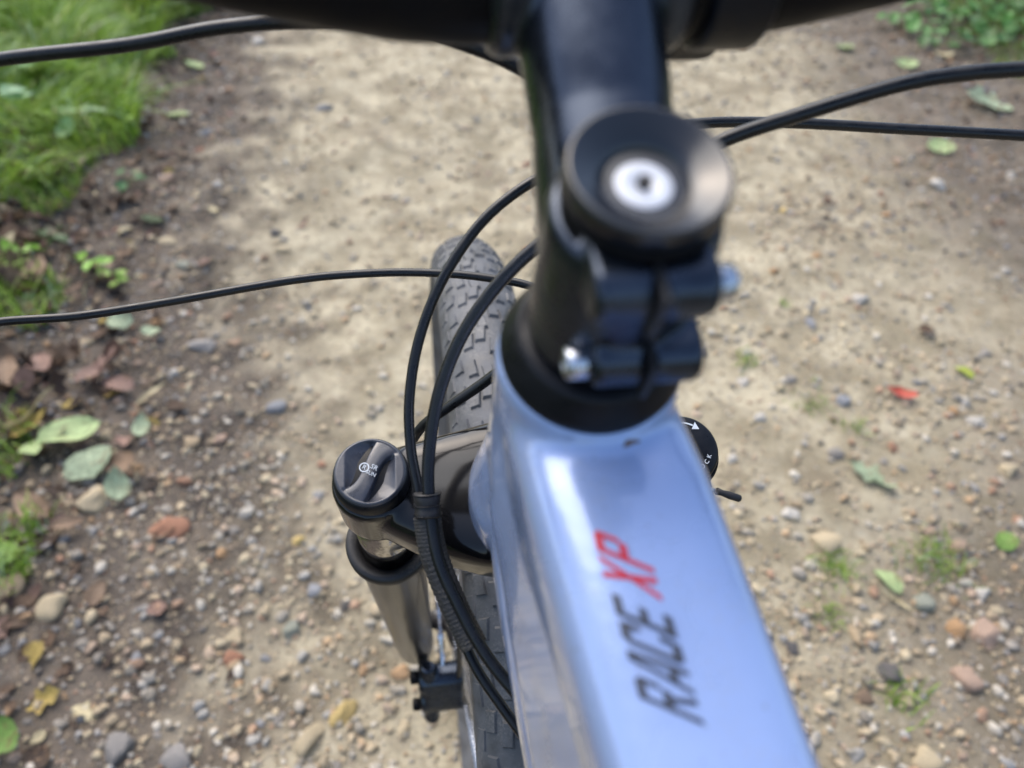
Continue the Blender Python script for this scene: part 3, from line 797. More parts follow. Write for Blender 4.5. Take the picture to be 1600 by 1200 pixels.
PAL = {'white': (.52, .49, .44), 'cream': (.46, .38, .25), 'tan': (.34, .26, .165), 'grey': (.23, .22, .215), 'bluish grey': (.23, .245, .275), 'orange': (.38, .225, .11),
       'brick red': (.30, .135, .08), 'pinkish': (.36, .25, .19), 'dark grey': (.075, .075, .085), 'brown': (.15, .10, .068), 'yellow': (.50, .37, .14), 'greenish grey': (.24, .26, .215)}
SG = 'stones lying on the track'
named = [
 (245, 500, 22, 20, 'orange', 'round orange brown stone just below the thin cable at left'),
 (315, 532, 58, 26, 'grey', 'flat wide grey stone left of the front tyre'),
 (270, 575, 22, 17, 'white', 'small white stone below the flat grey stone'),
 (430, 364, 22, 20, 'dark grey', 'dark blue grey round stone alone on the sandy track above the cable'),
 (442, 388, 26, 15, 'cream', 'pale cream stone touching the dark blue grey round stone'),
 (288, 416, 28, 18, 'greenish grey', 'greenish grey stone just above the thin cable'),
 (263, 380, 36, 18, 'cream', 'flat pale stone on the edge of the leaf litter'),
 (430, 630, 40, 30, 'bluish grey', 'large bluish grey stone left of the fork dial'),
 (298, 686, 34, 30, 'tan', 'tan rounded stone right of the small mint leaf'),
 (340, 676, 20, 18, 'pinkish', 'small pinkish stone just right of the tan rounded stone'),
 (263, 822, 56, 38, 'brick red', 'large brick red stone at lower left of the track'),
 (345, 862, 24, 20, 'orange', 'orange stone right of the large brick red stone'),
 (143, 778, 60, 46, 'cream', 'large cream stone in the left margin beside a pale green leaf'),
 (83, 945, 50, 46, 'cream', 'round cream stone at the left near the bottom'),
 (8, 922, 40, 44, 'tan', 'tan stone cut by the left picture edge'),
 (208, 1034, 24, 32, 'bluish grey', 'shiny bluish stone standing on edge at lower left'),
 (235, 888, 22, 20, 'white', 'small whitish stone below the brick red stone'),
 (182, 1166, 46, 42, 'grey', 'grey stone at the bottom left of the track'),
 (275, 1182, 50, 36, 'grey', 'wide grey stone at the bottom edge beside another grey stone'),
 (365, 992, 32, 34, 'cream', 'cream stone above an orange stone near the bottom'),
 (365, 1026, 40, 26, 'brick red', 'orange red stone right below a cream stone'),
 (490, 921, 30, 26, 'bluish grey', 'bluish grey stone left of the fork leg'),
 (455, 977, 38, 30, 'greenish grey', 'pale greenish triangular stone left of the fork leg'),
 (482, 1152, 40, 58, 'cream', 'long cream stone near the bottom left of the wheel'),
 (535, 1110, 30, 44, 'yellow', 'pale yellow oval stone left of the brake caliper'),
 (467, 840, 24, 18, 'yellow', 'small yellow stone left of the fork crown'),
 (630, 1135, 26, 30, 'cream', 'cream stone just below the brake caliper'),
 (340, 292, 22, 20, 'white', 'bright white pebble at the edge of the grass'),
 (260, 287, 22, 17, 'pinkish', 'pinkish pebble left of the bright white pebble'),
 (326, 211, 26, 16, 'bluish grey', 'pale bluish stone right of the grass'),
 (403, 67, 20, 18, 'white', 'white pebble on the dark dirt just under the handlebar'),
 (506, 169, 34, 14, 'bluish grey', 'flat bluish stone on the far sandy track'),
 (1273, 407, 16, 13, 'orange', 'bright orange pebble right of the stem bolt'),
 (1205, 436, 20, 15, 'orange', 'dull orange pebble closest to the stem bolt'),
 (1258, 433, 14, 12, 'white', 'small cream white pebble between two orange pebbles'),
 (1338, 477, 32, 24, 'white', 'whitish stone on the right side of the track'),
 (1262, 516, 16, 24, 'bluish grey', 'narrow pale blue stone right of the headset'),
 (1518, 668, 30, 22, 'white', 'bright white stone near the right edge'),
 (1483, 653, 18, 20, 'orange', 'orange pebble left of the bright white stone'),
 (1312, 637, 28, 20, 'bluish grey', 'pale blue stone beside the small grass tufts'),
 (1185, 661, 26, 18, 'white', 'white stone right of the lockout dial'),
 (1142, 724, 22, 18, 'white', 'white stone just above the cable end'),
 (1566, 746, 32, 28, 'cream', 'cream stone close to the right picture edge'),
 (1290, 856, 54, 42, 'cream', 'large pale cream stone right of the top tube'),
 (1230, 812, 26, 22, 'white', 'white stone between the top tube and the large cream stone'),
 (1240, 797, 24, 16, 'tan', 'tan pebble touching a white stone right of the top tube'),
 (1440, 943, 36, 34, 'greenish grey', 'pale grey stone among grass blades at lower right'),
 (1537, 992, 52, 42, 'pinkish', 'large pinkish cream stone at lower right'),
 (1492, 984, 30, 28, 'orange', 'orange stone touching the large pinkish stone'),
 (1392, 1056, 46, 34, 'dark grey', 'dark blue grey stone at lower right'),
 (1508, 1062, 44, 44, 'pinkish', 'dull pink stone below the large pinkish stone'),
 (1530, 931, 28, 24, 'white', 'whitish stone above the large pinkish stone'),
 (1448, 840, 26, 20, 'pinkish', 'pink stone above the grass blades at right'),
 (1495, 861, 34, 24, 'pinkish', 'pinkish stone with a dark gap under it at right'),
 (1446, 1186, 44, 36, 'cream', 'cream stone cut by the bottom edge at right'),
 (1336, 1000, 24, 36, 'tan', 'long tan stone right of the lettering'),
 (1238, 1015, 24, 24, 'dark grey', 'dark stone next to the lower top tube'),
 (1462, 294, 32, 22, 'white', 'white stone on the far right margin'),
 (1224, 334, 16, 14, 'yellow', 'yellow pebble right of the stem cap'),
 (1382, 342, 16, 14, 'orange', 'orange pebble on the far right of the track'),
 (1350, 1090, 30, 22, 'brown', 'brown stone right of the bottom of the top tube'),
]
taken = []
for (px, py, ww, hh, cn, lab) in named:
    g, t = ground(px, py); k = t * 1.0 / FPX * (np.array([(px - 800) / FPX, (py - 600) / FPX, 1]) @ np.array([0, 0, 1]))
    a = ww * .5 * t / FPX; b_ = hh * .5 * t / FPX * 1.15
    col = np.array(PAL[cn]) * rng.uniform(.85, 1.05); col = col * .85 + np.array([.30, .255, .185]) * .15
    put_stone(g[0], g[1], a, b_, min(a, b_) * .75, rng.normal(-.1, .2), col, 'stone', lab, 'stone', SG, .44)
    taken.append((g[0], g[1], max(a, b_)))

def track_side(x, y):
    wv = x + (vnoise(x, y, .45, 21) - .5) * .5
    left = 1 / (1 + np.exp((wv + .42 + .18 * (y < .6)) / .10)); right = 1 / (1 + np.exp((1.25 - .62 * np.clip((.75 - y) / .7, 0, 1) - wv) / .16))
    return left, right

def in_view(x, y, m=1.06):
    P = np.stack([x, y, np.zeros_like(x)], -1) - CAM_POS; qd = P @ CAM_R.T
    return (qd[:, 2] > .2) & (abs(qd[:, 0] / qd[:, 2]) < .6656 * m) & (abs(qd[:, 1] / qd[:, 2]) < .4992 * m), qd[:, 2]

# wording for lookalikes: where each lies as seen from the saddle, next to a landmark
LAND = []
CUTS = {'just', 'left', 'right', 'below', 'above', 'at', 'near', 'beside', 'lying', 'touching', 'alone', 'on', 'between', 'among', 'close', 'cut', 'under', 'next', 'standing', 'with', 'closest', 'by', 'in', 'where', 'from', 'to', 'beyond'}
def core(lab):
    ws = lab.split(); k = next((i for i, v in enumerate(ws) if v in CUTS), len(ws)); return ' '.join(ws[:k])
_c = {}
for n_ in named: _c[core(n_[5])] = _c.get(core(n_[5]), 0) + 1
for n_ in named:
    if _c[core(n_[5])] == 1: LAND.append((n_[0], n_[1], core(n_[5])))
LAND += [(577, 748, 'fork dial'), (690, 1090, 'brake caliper'), (735, 360, 'front tyre tip'), (1150, 765, 'cable end'), (1120, 420, 'upper stem bolt'), (1402, 629, 'red leaf'), (1345, 752, 'pale lobed leaf'), (1463, 241, 'pale round leaf'), (1537, 172, 'three lobed leaf'),
         (225, 672, 'small mint leaf'), (116, 690, 'large bright green leaf'), (152, 432, 'three leaved seedling'), (52, 438, 'bright green seedling'), (12, 874, 'bright green leaf'), (238, 621, 'whitish narrow leaf'), (1165, 570, 'small round grass tuft'), (1455, 880, 'broad dark grass tuft'), (1240, 1160, 'bottom of the top tube'), (250, 474, 'thin cable'), (1400, 200, 'lower right cable'), (1250, 180, 'cable crossing'), (1500, 180, 'upper right cable')]
USED = {}
def to_px(x, y, z=0.):
    qd = (np.array([x, y, z]) - CAM_POS) @ CAM_R.T; return qd[0] / qd[2] * FPX + 800, qd[1] / qd[2] * FPX + 600
def relate(desc, x, y):
    px, py = to_px(x, y, float(height(x, y)))
    opts = sorted(LAND, key=lambda a: math.hypot(a[0] - px, a[1] - py))[:4]; last = None
    for (ax, ay, nm) in opts:
        dx, dy = px - ax, py - ay; d_ = math.hypot(dx, dy)
        if abs(dx) > 2.2 * abs(dy): w_ = 'right of' if dx > 0 else 'left of'
        elif abs(dy) > 2.2 * abs(dx): w_ = 'below' if dy > 0 else 'above'
        else: w_ = ('below and right of' if dx > 0 else 'below and left of') if dy > 0 else ('above and right of' if dx > 0 else 'above and left of')
        for pre in ((['right beside' if 0 else 'just'] if d_ < 45 else ['a little way'] if d_ < 100 else ['further'])):
            t_ = f'{desc} {pre} {w_} the {nm}'
            if len(t_.split()) > 16: continue
            last = last or t_
            if t_ not in USED: USED[t_] = 1; return t_
    for (ax, ay, nm) in opts:
        t_ = f'{desc} among others {"right" if px > ax else "left"} of the {nm}'
        if len(t_.split()) <= 16 and t_ not in USED: USED[t_] = 1; return t_
    return last

# pebbles that can be picked out one by one
def zone_of(x, y):
    l, r = track_side(np.array(x), np.array(y))
    far = y > 1.5
    if l > .5: return 'the leafy left margin beside the far grass' if far else ('the dark left margin above the thin cable' if y > .8 else 'the dark left margin at lower left')
    if r > .5: return 'the far right margin' if far else 'the gravelly right margin'
    if far: return 'the far sandy track beyond the wheel'
    return ('the sandy track left of the fork' if x < 0 else 'the sandy track right of the frame')
names_, wts = zip(*(('white', .12), ('cream', .16), ('tan', .22), ('grey', .14), ('bluish grey', .10), ('orange', .06), ('brick red', .04), ('pinkish', .08), ('dark grey', .05), ('brown', .03)))
wts = np.array(wts) / sum(wts)
n_p = 0; tries = 0
while n_p < 225 and tries < 20000:
    tries += 1
    px, py = rng.uniform(-20, 1620), rng.uniform(60, 1215)
    g, t = ground(px, py); x, y = g[0], g[1]
    l, r = track_side(np.array(x), np.array(y))
    if x < -.86 or x > 1.95: continue
    if rng.random() > .30 + .7 * max(l, r) + (.35 if y < .7 else 0): continue
    a = rng.uniform(.0058, .010) * (1 + rng.pareto(3.4)) * (.8 + .2 * t)
    a = min(a, .018)
    if any((x - u) ** 2 + (y - v) ** 2 < (a + q_ + .002) ** 2 for u, v, q_ in taken): continue
    cn = names_[rng.choice(len(names_), p=wts)]
    col = np.array(PAL[cn]) * rng.uniform(.75, 1.1) * (.85 if max(l, r) > .5 else 1); col = col * .72 + np.array([.30, .255, .185]) * (.28 if max(l, r) < .5 else .18)
    sz = 'small' if a < .012 else 'bigger'
    put_stone(x, y, a, a * rng.uniform(.6, .95), a * rng.uniform(.45, .7), rng.uniform(0, 6.3), col, 'pebble', relate(f'{sz} {cn} pebble', x, y), 'pebble', 'pebbles strewn over the dirt track', rng.uniform(.44, .56))
    taken.append((x, y, a)); n_p += 1

# the rest of the gravel, too small and too many to count: one object
def gravel(n, lo, hi, base, name, dens):
    IV, IF = base; shapes = [stone_shape(IV, 300 + k) for k in range(16)]
    X = rng.uniform(-1.15, 2.3, n * 7); Y = rng.uniform(-.35, 4.4, n * 7)
    l, r = track_side(X, Y); ok, z = in_view(X, Y)
    cl_ = vnoise(X, Y, .22, 31); p = (dens[0] + (dens[1] - dens[0]) * np.maximum(l, r)) * (.35 + 1.3 * cl_ ** 1.5) * np.where(Y < .7, 1.5, 1.0) / np.maximum(z / 1.2, .8) ** 1.0
    keep = np.nonzero(ok & (rng.random(len(X)) < p) & (X > -1.0))[0]; rng.shuffle(keep)
    X, Y, l, r = X[keep][:n], Y[keep][:n], l[keep][:n], r[keep][:n]; m_ = len(X)
    sz = np.minimum(lo * (1 + rng.pareto(2.6, m_)), hi)
    th = rng.uniform(0, 2 * np.pi, m_); H = height(X, Y)
    fl = rng.uniform(.45, .8, m_); wd = rng.uniform(.6, 1, m_); si = rng.integers(0, 16, m_)
    B = np.stack(shapes)[si]                                  # m, nv, 3
    bx_, by_, bz_ = B[..., 0] * sz[:, None], B[..., 1] * (sz * wd)[:, None], B[..., 2] * (sz * fl)[:, None]
    c_, s_ = np.cos(th)[:, None], np.sin(th)[:, None]
    VV = np.stack([bx_ * c_ - by_ * s_ + X[:, None], bx_ * s_ + by_ * c_ + Y[:, None], bz_ + (H + sz * fl * .35)[:, None]], -1)
    nv = IV.shape[0]; FF = (IF[None] + (np.arange(m_) * nv)[:, None, None]).reshape(-1, 3)
    me = fastmesh(name, VV.reshape(-1, 3), FF)
    pal = np.array([PAL[k] for k in names_]); ci = rng.choice(len(names_), m_, p=wts)
    C = pal[ci] * rng.uniform(.75, 1.15, (m_, 1)); sd_ = np.maximum(l, r)[:, None]
    C = C * .55 + (np.array([.40, .35, .25]) * (1 - sd_) + np.array([.13, .10, .075]) * sd_) * .45
    vcol(me, 'tint', np.repeat(C, nv, 0)); return me
gv = link('gravel', gravel(19000, .0038, .0120, (IV2, IF2), 'gravel', (.62, 1.05)), m_gravel); gv['kind'] = 'stuff'; gv['label'] = 'loose fine gravel scattered over the dirt track'
gv2 = link('grit', gravel(60000, .0013, .0036, (IV1, IF1), 'grit', (.7, 1.3)), m_gravel); gv2['kind'] = 'stuff'; gv2['label'] = 'sandy grit strewn over the dirt track'

# leaves -----------------------------------------------------------------
def leaf_arrays(seed, kind='ovate', curl=.25, fold=.25, nu=9, nw=5):
    r_ = np.random.default_rng(seed); u = np.linspace(0, 1, nu); v = np.linspace(-1, 1, nw)
    if kind == 'ovate': wdt = np.sin(np.pi * u ** .8) ** .75 * .36
    elif kind == 'round': wdt = np.sin(np.pi * u ** .75) ** .5 * .52
    elif kind == 'long': wdt = np.sin(np.pi * u ** .9) ** .8 * .17
    else: wdt = (np.sin(np.pi * u ** .8) ** .7) * (.34 + .16 * np.cos(u * 17))
    wdt = wdt * (1 + r_.normal(0, .05, nu)); wdt[0] = .012; wdt[-1] = .006
    c1, c2 = r_.normal(curl, .45), r_.normal(0, .6)
    V = []
    for i, uu in enumerate(u):
        for vv in v:
            x = vv * wdt[i]; z = abs(vv) ** 1.4 * wdt[i] * fold + c1 * (uu - .5) ** 2 + c2 * (uu - .5) * x + .02 * math.sin(9 * uu + 3 * vv + seed)
            V.append((x + .03 * math.sin(uu * 5 + seed), uu - .5, z))
    F = [(i * nw + j, i * nw + j + 1, (i + 1) * nw + j + 1, (i + 1) * nw + j) for i in range(nu - 1) for j in range(nw - 1)]
    return np.array(V), np.array(F)
LEAFM = {}
for kd in ('ovate', 'round', 'long', 'lobed'):
    LEAFM[kd] = [fastmesh('leaf', *leaf_arrays(10 * q_ + hash(kd == 'round'), kd, .35, .28, nu=13 if kd == 'lobed' else 9)) for q_ in range(5)]
def new_leaf_obj(kind, mat):
    me = LEAFM[kind][rng.integers(5)]
    o = bpy.data.objects.new('leaf', me); COL.objects.link(o)
    if not me.materials: me.materials.append(mat)
    o.material_slots[0].link = 'OBJECT'; o.material_slots[0].material = mat
    return o
LCOL = {'fresh green': (.14, .24, .055), 'pale green': (.33, .42, .20), 'mint': (.30, .37, .24), 'cream': (.46, .40, .25), 'yellow': (.40, .30, .09), 'brown': (.115, .075, .05), 'light brown': (.24, .165, .11),
        'red': (.42, .085, .06), 'dark brown': (.06, .04, .03), 'pinkish brown': (.23, .145, .115), 'yellow green': (.32, .38, .06)}
def put_leaf(x, y, size, asp, rot, col, label, group, kind='ovate', lift=.004, tilt=.12, name='fallen_leaf'):
    o = new_leaf_obj(kind, m_leaf); o.name = name
    o.location = (x, y, float(height(x, y)) + lift + size * .03); o.scale = (size * asp, size, size)
    o.rotation_euler = (rng.normal(0, tilt), rng.normal(0, tilt), rot); o.color = (*col, 1)
    o['label'] = label; o['category'] = 'leaf'; o['group'] = group; return o
LG = 'leaves fallen on the track'
for (px, py, ln, asp, rot, cn, kind, lab) in [
 (116, 690, 80, .95, -50, 'pale green', 'ovate', 'largest bright green leaf lying at the left of the track'),
 (60, 684, 58, .6, -65, 'yellow', 'ovate', 'yellowish brown leaf left of the large bright green leaf'),
 (60, 718, 46, .9, 30, 'pale green', 'ovate', 'pale green leaf below the large bright green leaf'),
 (145, 730, 52, 1.2, 20, 'mint', 'round', 'minty pale leaf between the green leaf and the cream stone'),
 (188, 763, 48, .95, 10, 'mint', 'ovate', 'mint green leaf touching the large cream stone'),
 (225, 672, 38, .9, 0, 'mint', 'ovate', 'small mint leaf left of the tan stone'),
 (238, 621, 54, .5, -40, 'cream', 'long', 'whitish narrow leaf lying like a stick on the dark dirt'),
 (190, 513, 34, .9, 40, 'mint', 'round', 'green leaf just below the thin cable'),
 (240, 527, 24, 1., 0, 'mint', 'round', 'tiny mint leaf beside the flat grey stone'),
 (12, 874, 52, 1., 15, 'fresh green', 'ovate', 'bright green leaf at the left edge near the bottom'),
 (10, 1160, 44, 1., 0, 'fresh green', 'round', 'fresh green leaf in the bottom left corner'),
 (110, 828, 42, .7, -60, 'light brown', 'ovate', 'light brown leaf above the round cream stone'),
 (55, 800, 60, .8, 50, 'light brown', 'ovate', 'curled light brown leaf left of the cream stone'),
 (195, 735, 60, .8, 80, 'light brown', 'ovate', 'light brown leaf lying under the mint leaf'),
 (238, 355, 32, 1., 60, 'mint', 'round', 'mint leaf on the leaf litter edge above the cable'),
 (303, 106, 32, 1., 60, 'pale green', 'ovate', 'whitish green leaf beside the grass under the brake hose'),
 (278, 188, 34, .8, 80, 'pale green', 'ovate', 'pale green leaf on the grass border'),
 (1402, 629, 40, .6, 55, 'red', 'ovate', 'red leaf on the right side of the track'),
 (1345, 752, 52, .9, 40, 'mint', 'lobed', 'pale green lobed leaf right of the cable end'),
 (1372, 772, 36, .8, 45, 'mint', 'ovate', 'narrow mint leaf touching the pale lobed leaf'),
 (1384, 912, 46, .7, 20, 'pale green', 'ovate', 'pale green leaf among stones at lower right'),
 (1386, 938, 60, .35, 40, 'cream', 'long', 'straw coloured stick leaf at lower right'),
 (1563, 856, 28, .9, 0, 'fresh green', 'round', 'green leaf near the right edge beside pinkish stones'),
 (1463, 241, 30, 1.1, 0, 'pale green', 'round', 'pale round leaf on the right under the lower cable'),
 (1537, 172, 60, 1.2, 60, 'mint', 'lobed', 'dark mint three lobed leaf between the two right cables'),
 (1410, 108, 34, .9, 75, 'pale green', 'ovate', 'pale leaf just above the upper right cable'),
 (1467, 100, 26, .9, 75, 'cream', 'ovate', 'cream leaf below the ground ivy'),
 (1500, 592, 28, .7, 30, 'yellow green', 'ovate', 'yellow green leaf scrap on the right of the track'),
 (1318, 81, 24, 1., 60, 'pale green', 'round', 'pale leaf right of the bar clamp'),
 (75, 590, 50, .9, 30, 'pinkish brown', 'ovate', 'pinkish brown leaf below the thin cable at left'),
 (28, 610, 62, .7, 20, 'light brown', 'ovate', 'pale brown curled leaf at the left edge'),
 (148, 600, 44, .9, -40, 'pinkish brown', 'ovate', 'pinkish leaf right of the brown litter'),
 (192, 612, 44, .8, 70, 'pinkish brown', 'ovate', 'dull pink leaf left of the whitish narrow leaf'),
 (72, 455, 50, 1., 10, 'light brown', 'ovate', 'upright light brown leaf above the thin cable'),
 (45, 285, 54, .8, -20, 'light brown', 'ovate', 'pale dry leaf in the litter below the grass'),
 (80, 275, 54, .6, 60, 'brown', 'ovate', 'brown dry leaf at the foot of the grass'),
 (1180, 330, 0, 0, 0, 'brown', 'ovate', ''),
]:
    if not lab: continue
    g, t = ground(px, py); s_ = ln * t / FPX * 1.0
    put_leaf(g[0], g[1], s_, asp * (1. if kind != 'long' else 1.), rad(rot), np.array(LCOL[cn]) * rng.uniform(.9, 1.1), lab, LG, kind, tilt=.22, lift=.022 if px < 260 and py > 380 else .006)
n_l = 0
while n_l < 130:
    px, py = rng.uniform(-20, 420), rng.uniform(120, 1215); g, t = ground(px, py); x, y = g[0], g[1]
    l, r = track_side(np.array(x), np.array(y))
    if x < -1.05 or rng.random() > l ** 2 * (1.0 if x < -.5 else .35): continue
    if y > 1.45 and x < -.72: continue
    cn = ('brown', 'light brown', 'dark brown', 'pinkish brown', 'brown', 'dark brown', 'light brown', 'brown', 'yellow', 'cream')[rng.integers(10)]
    sz = 'small' if (s_ := rng.uniform(.018, .048)) < .032 else 'larger'
    where = 'under the far grass' if y > 1.2 else ('in the litter beside the thin cable' if y > .62 else 'on the dark dirt at lower left')
    put_leaf(x, y, s_, rng.uniform(.6, 1.1), rng.uniform(0, 6.3), np.array(LCOL[cn]) * rng.uniform(.7, 1.15), relate(f'{sz} {cn} dead leaf', x, y), 'dead leaves in the left margin', ('ovate', 'ovate', 'lobed', 'long')[rng.integers(4)], .003, .3)
    n_l += 1

def scatter_leaves(n, gen, name, mat, lo, hi, cols, tilt=.35, kinds=('ovate', 'lobed', 'long')):
    Vs = []; Fs = []; Cs = []; b0 = 0; base = [leaf_arrays(40 + q_, kinds[q_ % len(kinds)], .5, .3, 6, 3) for q_ in range(9)]
    for _ in range(n):
        x, y, k_ = gen(); BVv, BF = base[rng.integers(9)]; s_ = rng.uniform(lo, hi)
        e = Matrix.Rotation(rng.uniform(0, 6.3), 3, 'Z') @ Matrix.Rotation(rng.normal(0, tilt), 3, 'X') @ Matrix.Rotation(rng.normal(0, tilt), 3, 'Y')
        P = (BVv * s_) @ np.array(e).T + [x, y, float(height(x, y)) + s_ * .12 + k_]
        Vs.append(P); Fs.append(BF + b0); b0 += len(P); Cs.append(np.repeat([np.array(LCOL[cols[rng.integers(len(cols))]]) * rng.uniform(.5, 1.15)], len(P), 0))
    me = fastmesh(name, np.concatenate(Vs), np.concatenate(Fs)); vcol(me, 'tint', np.concatenate(Cs)); return link(name, me, mat)
def gen_l():
    while True:
        x, y = rng.uniform(-2.2, -.3), rng.uniform(-.3, 4.4)
        l, r = track_side(np.array(x), np.array(y))
        if y > 1.5 and x < -.85 and rng.random() < .6: continue
        if rng.random() < l * (1 if x < -.62 else .25): return x, y, rng.uniform(0, .006)
lt = scatter_leaves(2600, gen_l, 'leaf_litter', m_litter, .012, .042, ('brown', 'dark brown', 'dark brown', 'light brown', 'pinkish brown', 'brown')); lt['kind'] = 'stuff'; lt['label'] = 'brown leaf litter along the left verge'
def gen_c():
    while True:
        x, y = rng.uniform(-1.25, -.62), rng.uniform(.35, 1.7)
        if rng.random() < (vnoise(x, y, .14, 61) - .35) * 2.2 * (1 / (1 + math.exp((x + .74) / .05))): return x, y, rng.uniform(0, .03)
lt = scatter_leaves(420, gen_c, 'curled_litter', m_litter, .03, .075, ('brown', 'dark brown', 'light brown', 'pinkish brown', 'brown', 'cream'), .8); lt['kind'] = 'stuff'; lt['label'] = 'heap of curled dead leaves at the foot of the grass'
def gen_r():
    while True:
        x, y = rng.uniform(.9, 3.1), rng.uniform(.2, 4.4)
        if rng.random() < 1 / (1 + math.exp((1.9 - x) / .12)) + .03: return x, y, rng.uniform(0, .008)
lt = scatter_leaves(1500, gen_r, 'leaf_litter', m_litter, .012, .04, ('brown', 'dark brown', 'dark brown', 'light brown', 'brown')); lt['kind'] = 'stuff'; lt['label'] = 'brown leaf litter along the right verge'

# grass --------------------------------------------------------------------
def blades(X, Y, Ln, W_, C, lean, name, lieX=0., lieY=0., z0=None):
    n = len(X); th = rng.uniform(0, 2 * np.pi, n); k = rng.uniform(.2, 1., n) * lean
    dx, dy = np.cos(th) * k + lieX, np.sin(th) * k + lieY
    H = height(X, Y) if z0 is None else z0; ph = rng.uniform(0, 2 * np.pi, n); wx, wy = np.cos(ph) * W_, np.sin(ph) * W_
    V = np.empty((n, 9, 3)); ts = (0, .35, .7, .9)
    for i, t in enumerate(ts):
        bend = t ** 1.8; cz = Ln * (t - .38 * lean * t * t)
        cx, cy = X + dx * Ln * bend, Y + dy * Ln * bend
        ww = (1 - t ** 2 * .75)
        V[:, 2 * i] = np.stack([cx - wx * ww, cy - wy * ww, H + cz], -1); V[:, 2 * i + 1] = np.stack([cx + wx * ww, cy + wy * ww, H + cz], -1)
    V[:, 8] = np.stack([X + dx * Ln, Y + dy * Ln, H + Ln * (1 - .40 * lean)], -1)
    f = np.array([(0, 1, 3), (0, 3, 2), (2, 3, 5), (2, 5, 4), (4, 5, 7), (4, 7, 6), (6, 7, 8)])
    F = (f[None] + (np.arange(n) * 9)[:, None, None]).reshape(-1, 3)
    me = fastmesh(name, V.reshape(-1, 3), F); vcol(me, 'tint', np.repeat(C, 9, 0)); return me
def grass_cols(n):
    t = rng.random((n, 1)); C = np.array([.11, .22, .02]) * (1 - t) + np.array([.34, .49, .08]) * t
    glint_ = rng.random(n) < .10; C[glint_] = np.array([.30, .44, .24]); dry = rng.random(n) < .04; C[dry] = np.array([.36, .33, .13]); return C * rng.uniform(.8, 1.15, (n, 1))  # the pale blades are highlights put into the colour; dry ones are straw
n = 62000
X = rng.uniform(-2.3, -.70, n); Y = rng.uniform(1.25, 4.7, n)
edge = -.80 + (vnoise(X, Y, .25, 41) - .5) * .22 - np.clip((1.75 - Y), 0, 1) * .75
d_ = vnoise(X, Y, .16, 42)
k = (X < edge) & (rng.random(n) < .35 + .9 * d_); X, Y, d_ = X[k], Y[k], d_[k]; n = len(X)
Ln = rng.uniform(.05, .17, n) * (.55 + .9 * d_); sw_ = vnoise(X, Y, .30, 45) * 9
gr = link('grass', blades(X, Y, Ln, rng.uniform(.0014, .0042, n), grass_cols(n) * (.7 + .6 * vnoise(X, Y, .12, 46))[:, None], .8, 'grass', np.cos(sw_) * .55 + .2, np.sin(sw_) * .55 - .25), m_grass); gr['kind'] = 'stuff'; gr['label'] = 'lush green grass bank at the left of the track'
n = 16000
X = rng.uniform(-1.3, -.58, n); Y = rng.uniform(-.3, 1.6, n); d_ = vnoise(X, Y, .13, 43)
k = (X < -.60 - .2 * Y + (d_ - .5) * .22) & (d_ > .40); X, Y = X[k], Y[k]; n = len(X)
gr = link('sparse_grass', blades(X, Y, rng.uniform(.025, .085, n), rng.uniform(.0010, .0026, n), grass_cols(n), .95, 'sparse_grass'), m_grass); gr['kind'] = 'stuff'; gr['label'] = 'sparse grass growing through the litter at left'
n = 24000
X = rng.uniform(1.8, 3.2, n); Y = rng.uniform(1.4, 4.7, n); d_ = vnoise(X, Y, .2, 44)
k = (X > 2.02 + (d_ - .5) * .3) & (d_ > .45); X, Y = X[k], Y[k]; n = len(X)
gr = link('verge_grass', blades(X, Y, rng.uniform(.02, .07, n), rng.uniform(.0009, .002, n), grass_cols(n) * .7, .9, 'verge_grass'), m_grass); gr['kind'] = 'stuff'; gr['label'] = 'short grass on the far right verge'

n = 46000
X = rng.uniform(-6.5, 7.5, n); Y = rng.uniform(-3.5, 11, n); d_ = vnoise(X, Y, .5, 47)
k = ((X < -1.0 + (d_ - .5) * .3) | (X > 2.15 + (d_ - .5) * .3)) & (d_ > .35) & ~((X > -2.3) & (X < 3.2) & (Y > -.3) & (Y < 4.7)); X, Y = X[k], Y[k]; n = len(X)
gr = link('verge_grass', blades(X, Y, rng.uniform(.08, .22, n), rng.uniform(.003, .006, n), grass_cols(n) * .8, 1., 'verge_grass'), m_grass); gr['kind'] = 'stuff'; gr['label'] = 'rough grass along the track further on'

def tuft(px, py, n, sp, ln, label):
    g, t = ground(px, py)
    X, Y = g[0] + rng.normal(0, sp, n), g[1] + rng.normal(0, sp, n)
    o = link('grass_tuft', blades(X, Y, rng.uniform(.4, 1, n) * ln, rng.uniform(.0008, .0015, n), grass_cols(n) * .9, 1.1, 'grass_tuft'), m_grass)
    o['label'] = label; o['category'] = 'grass tuft'; o['kind'] = 'thing'; o['group'] = 'small grass tufts in the track'
tuft(1165, 570, 60, .012, .028, 'small round grass tuft closest to the headset on the right')
tuft(1222, 486, 26, .008, .022, 'tiny grass tuft right of the stem clamp')
tuft(1270, 640, 60, .022, .025, 'thin wide grass tuft left of the pale blue stone')
tuft(1332, 680, 40, .012, .025, 'short grass tuft below the pale blue stone')
tuft(1300, 896, 90, .016, .032, 'green grass tuft below the large pale cream stone')
tuft(1455, 880, 130, .026, .04, 'broad dark grass tuft at right between pinkish stones')
tuft(1410, 1090, 60, .014, .035, 'grass tuft beside the dark blue grey stone at lower right')
tuft(1290, 965, 40, .012, .03, 'thin grass tuft right of the top tube near the red letters')

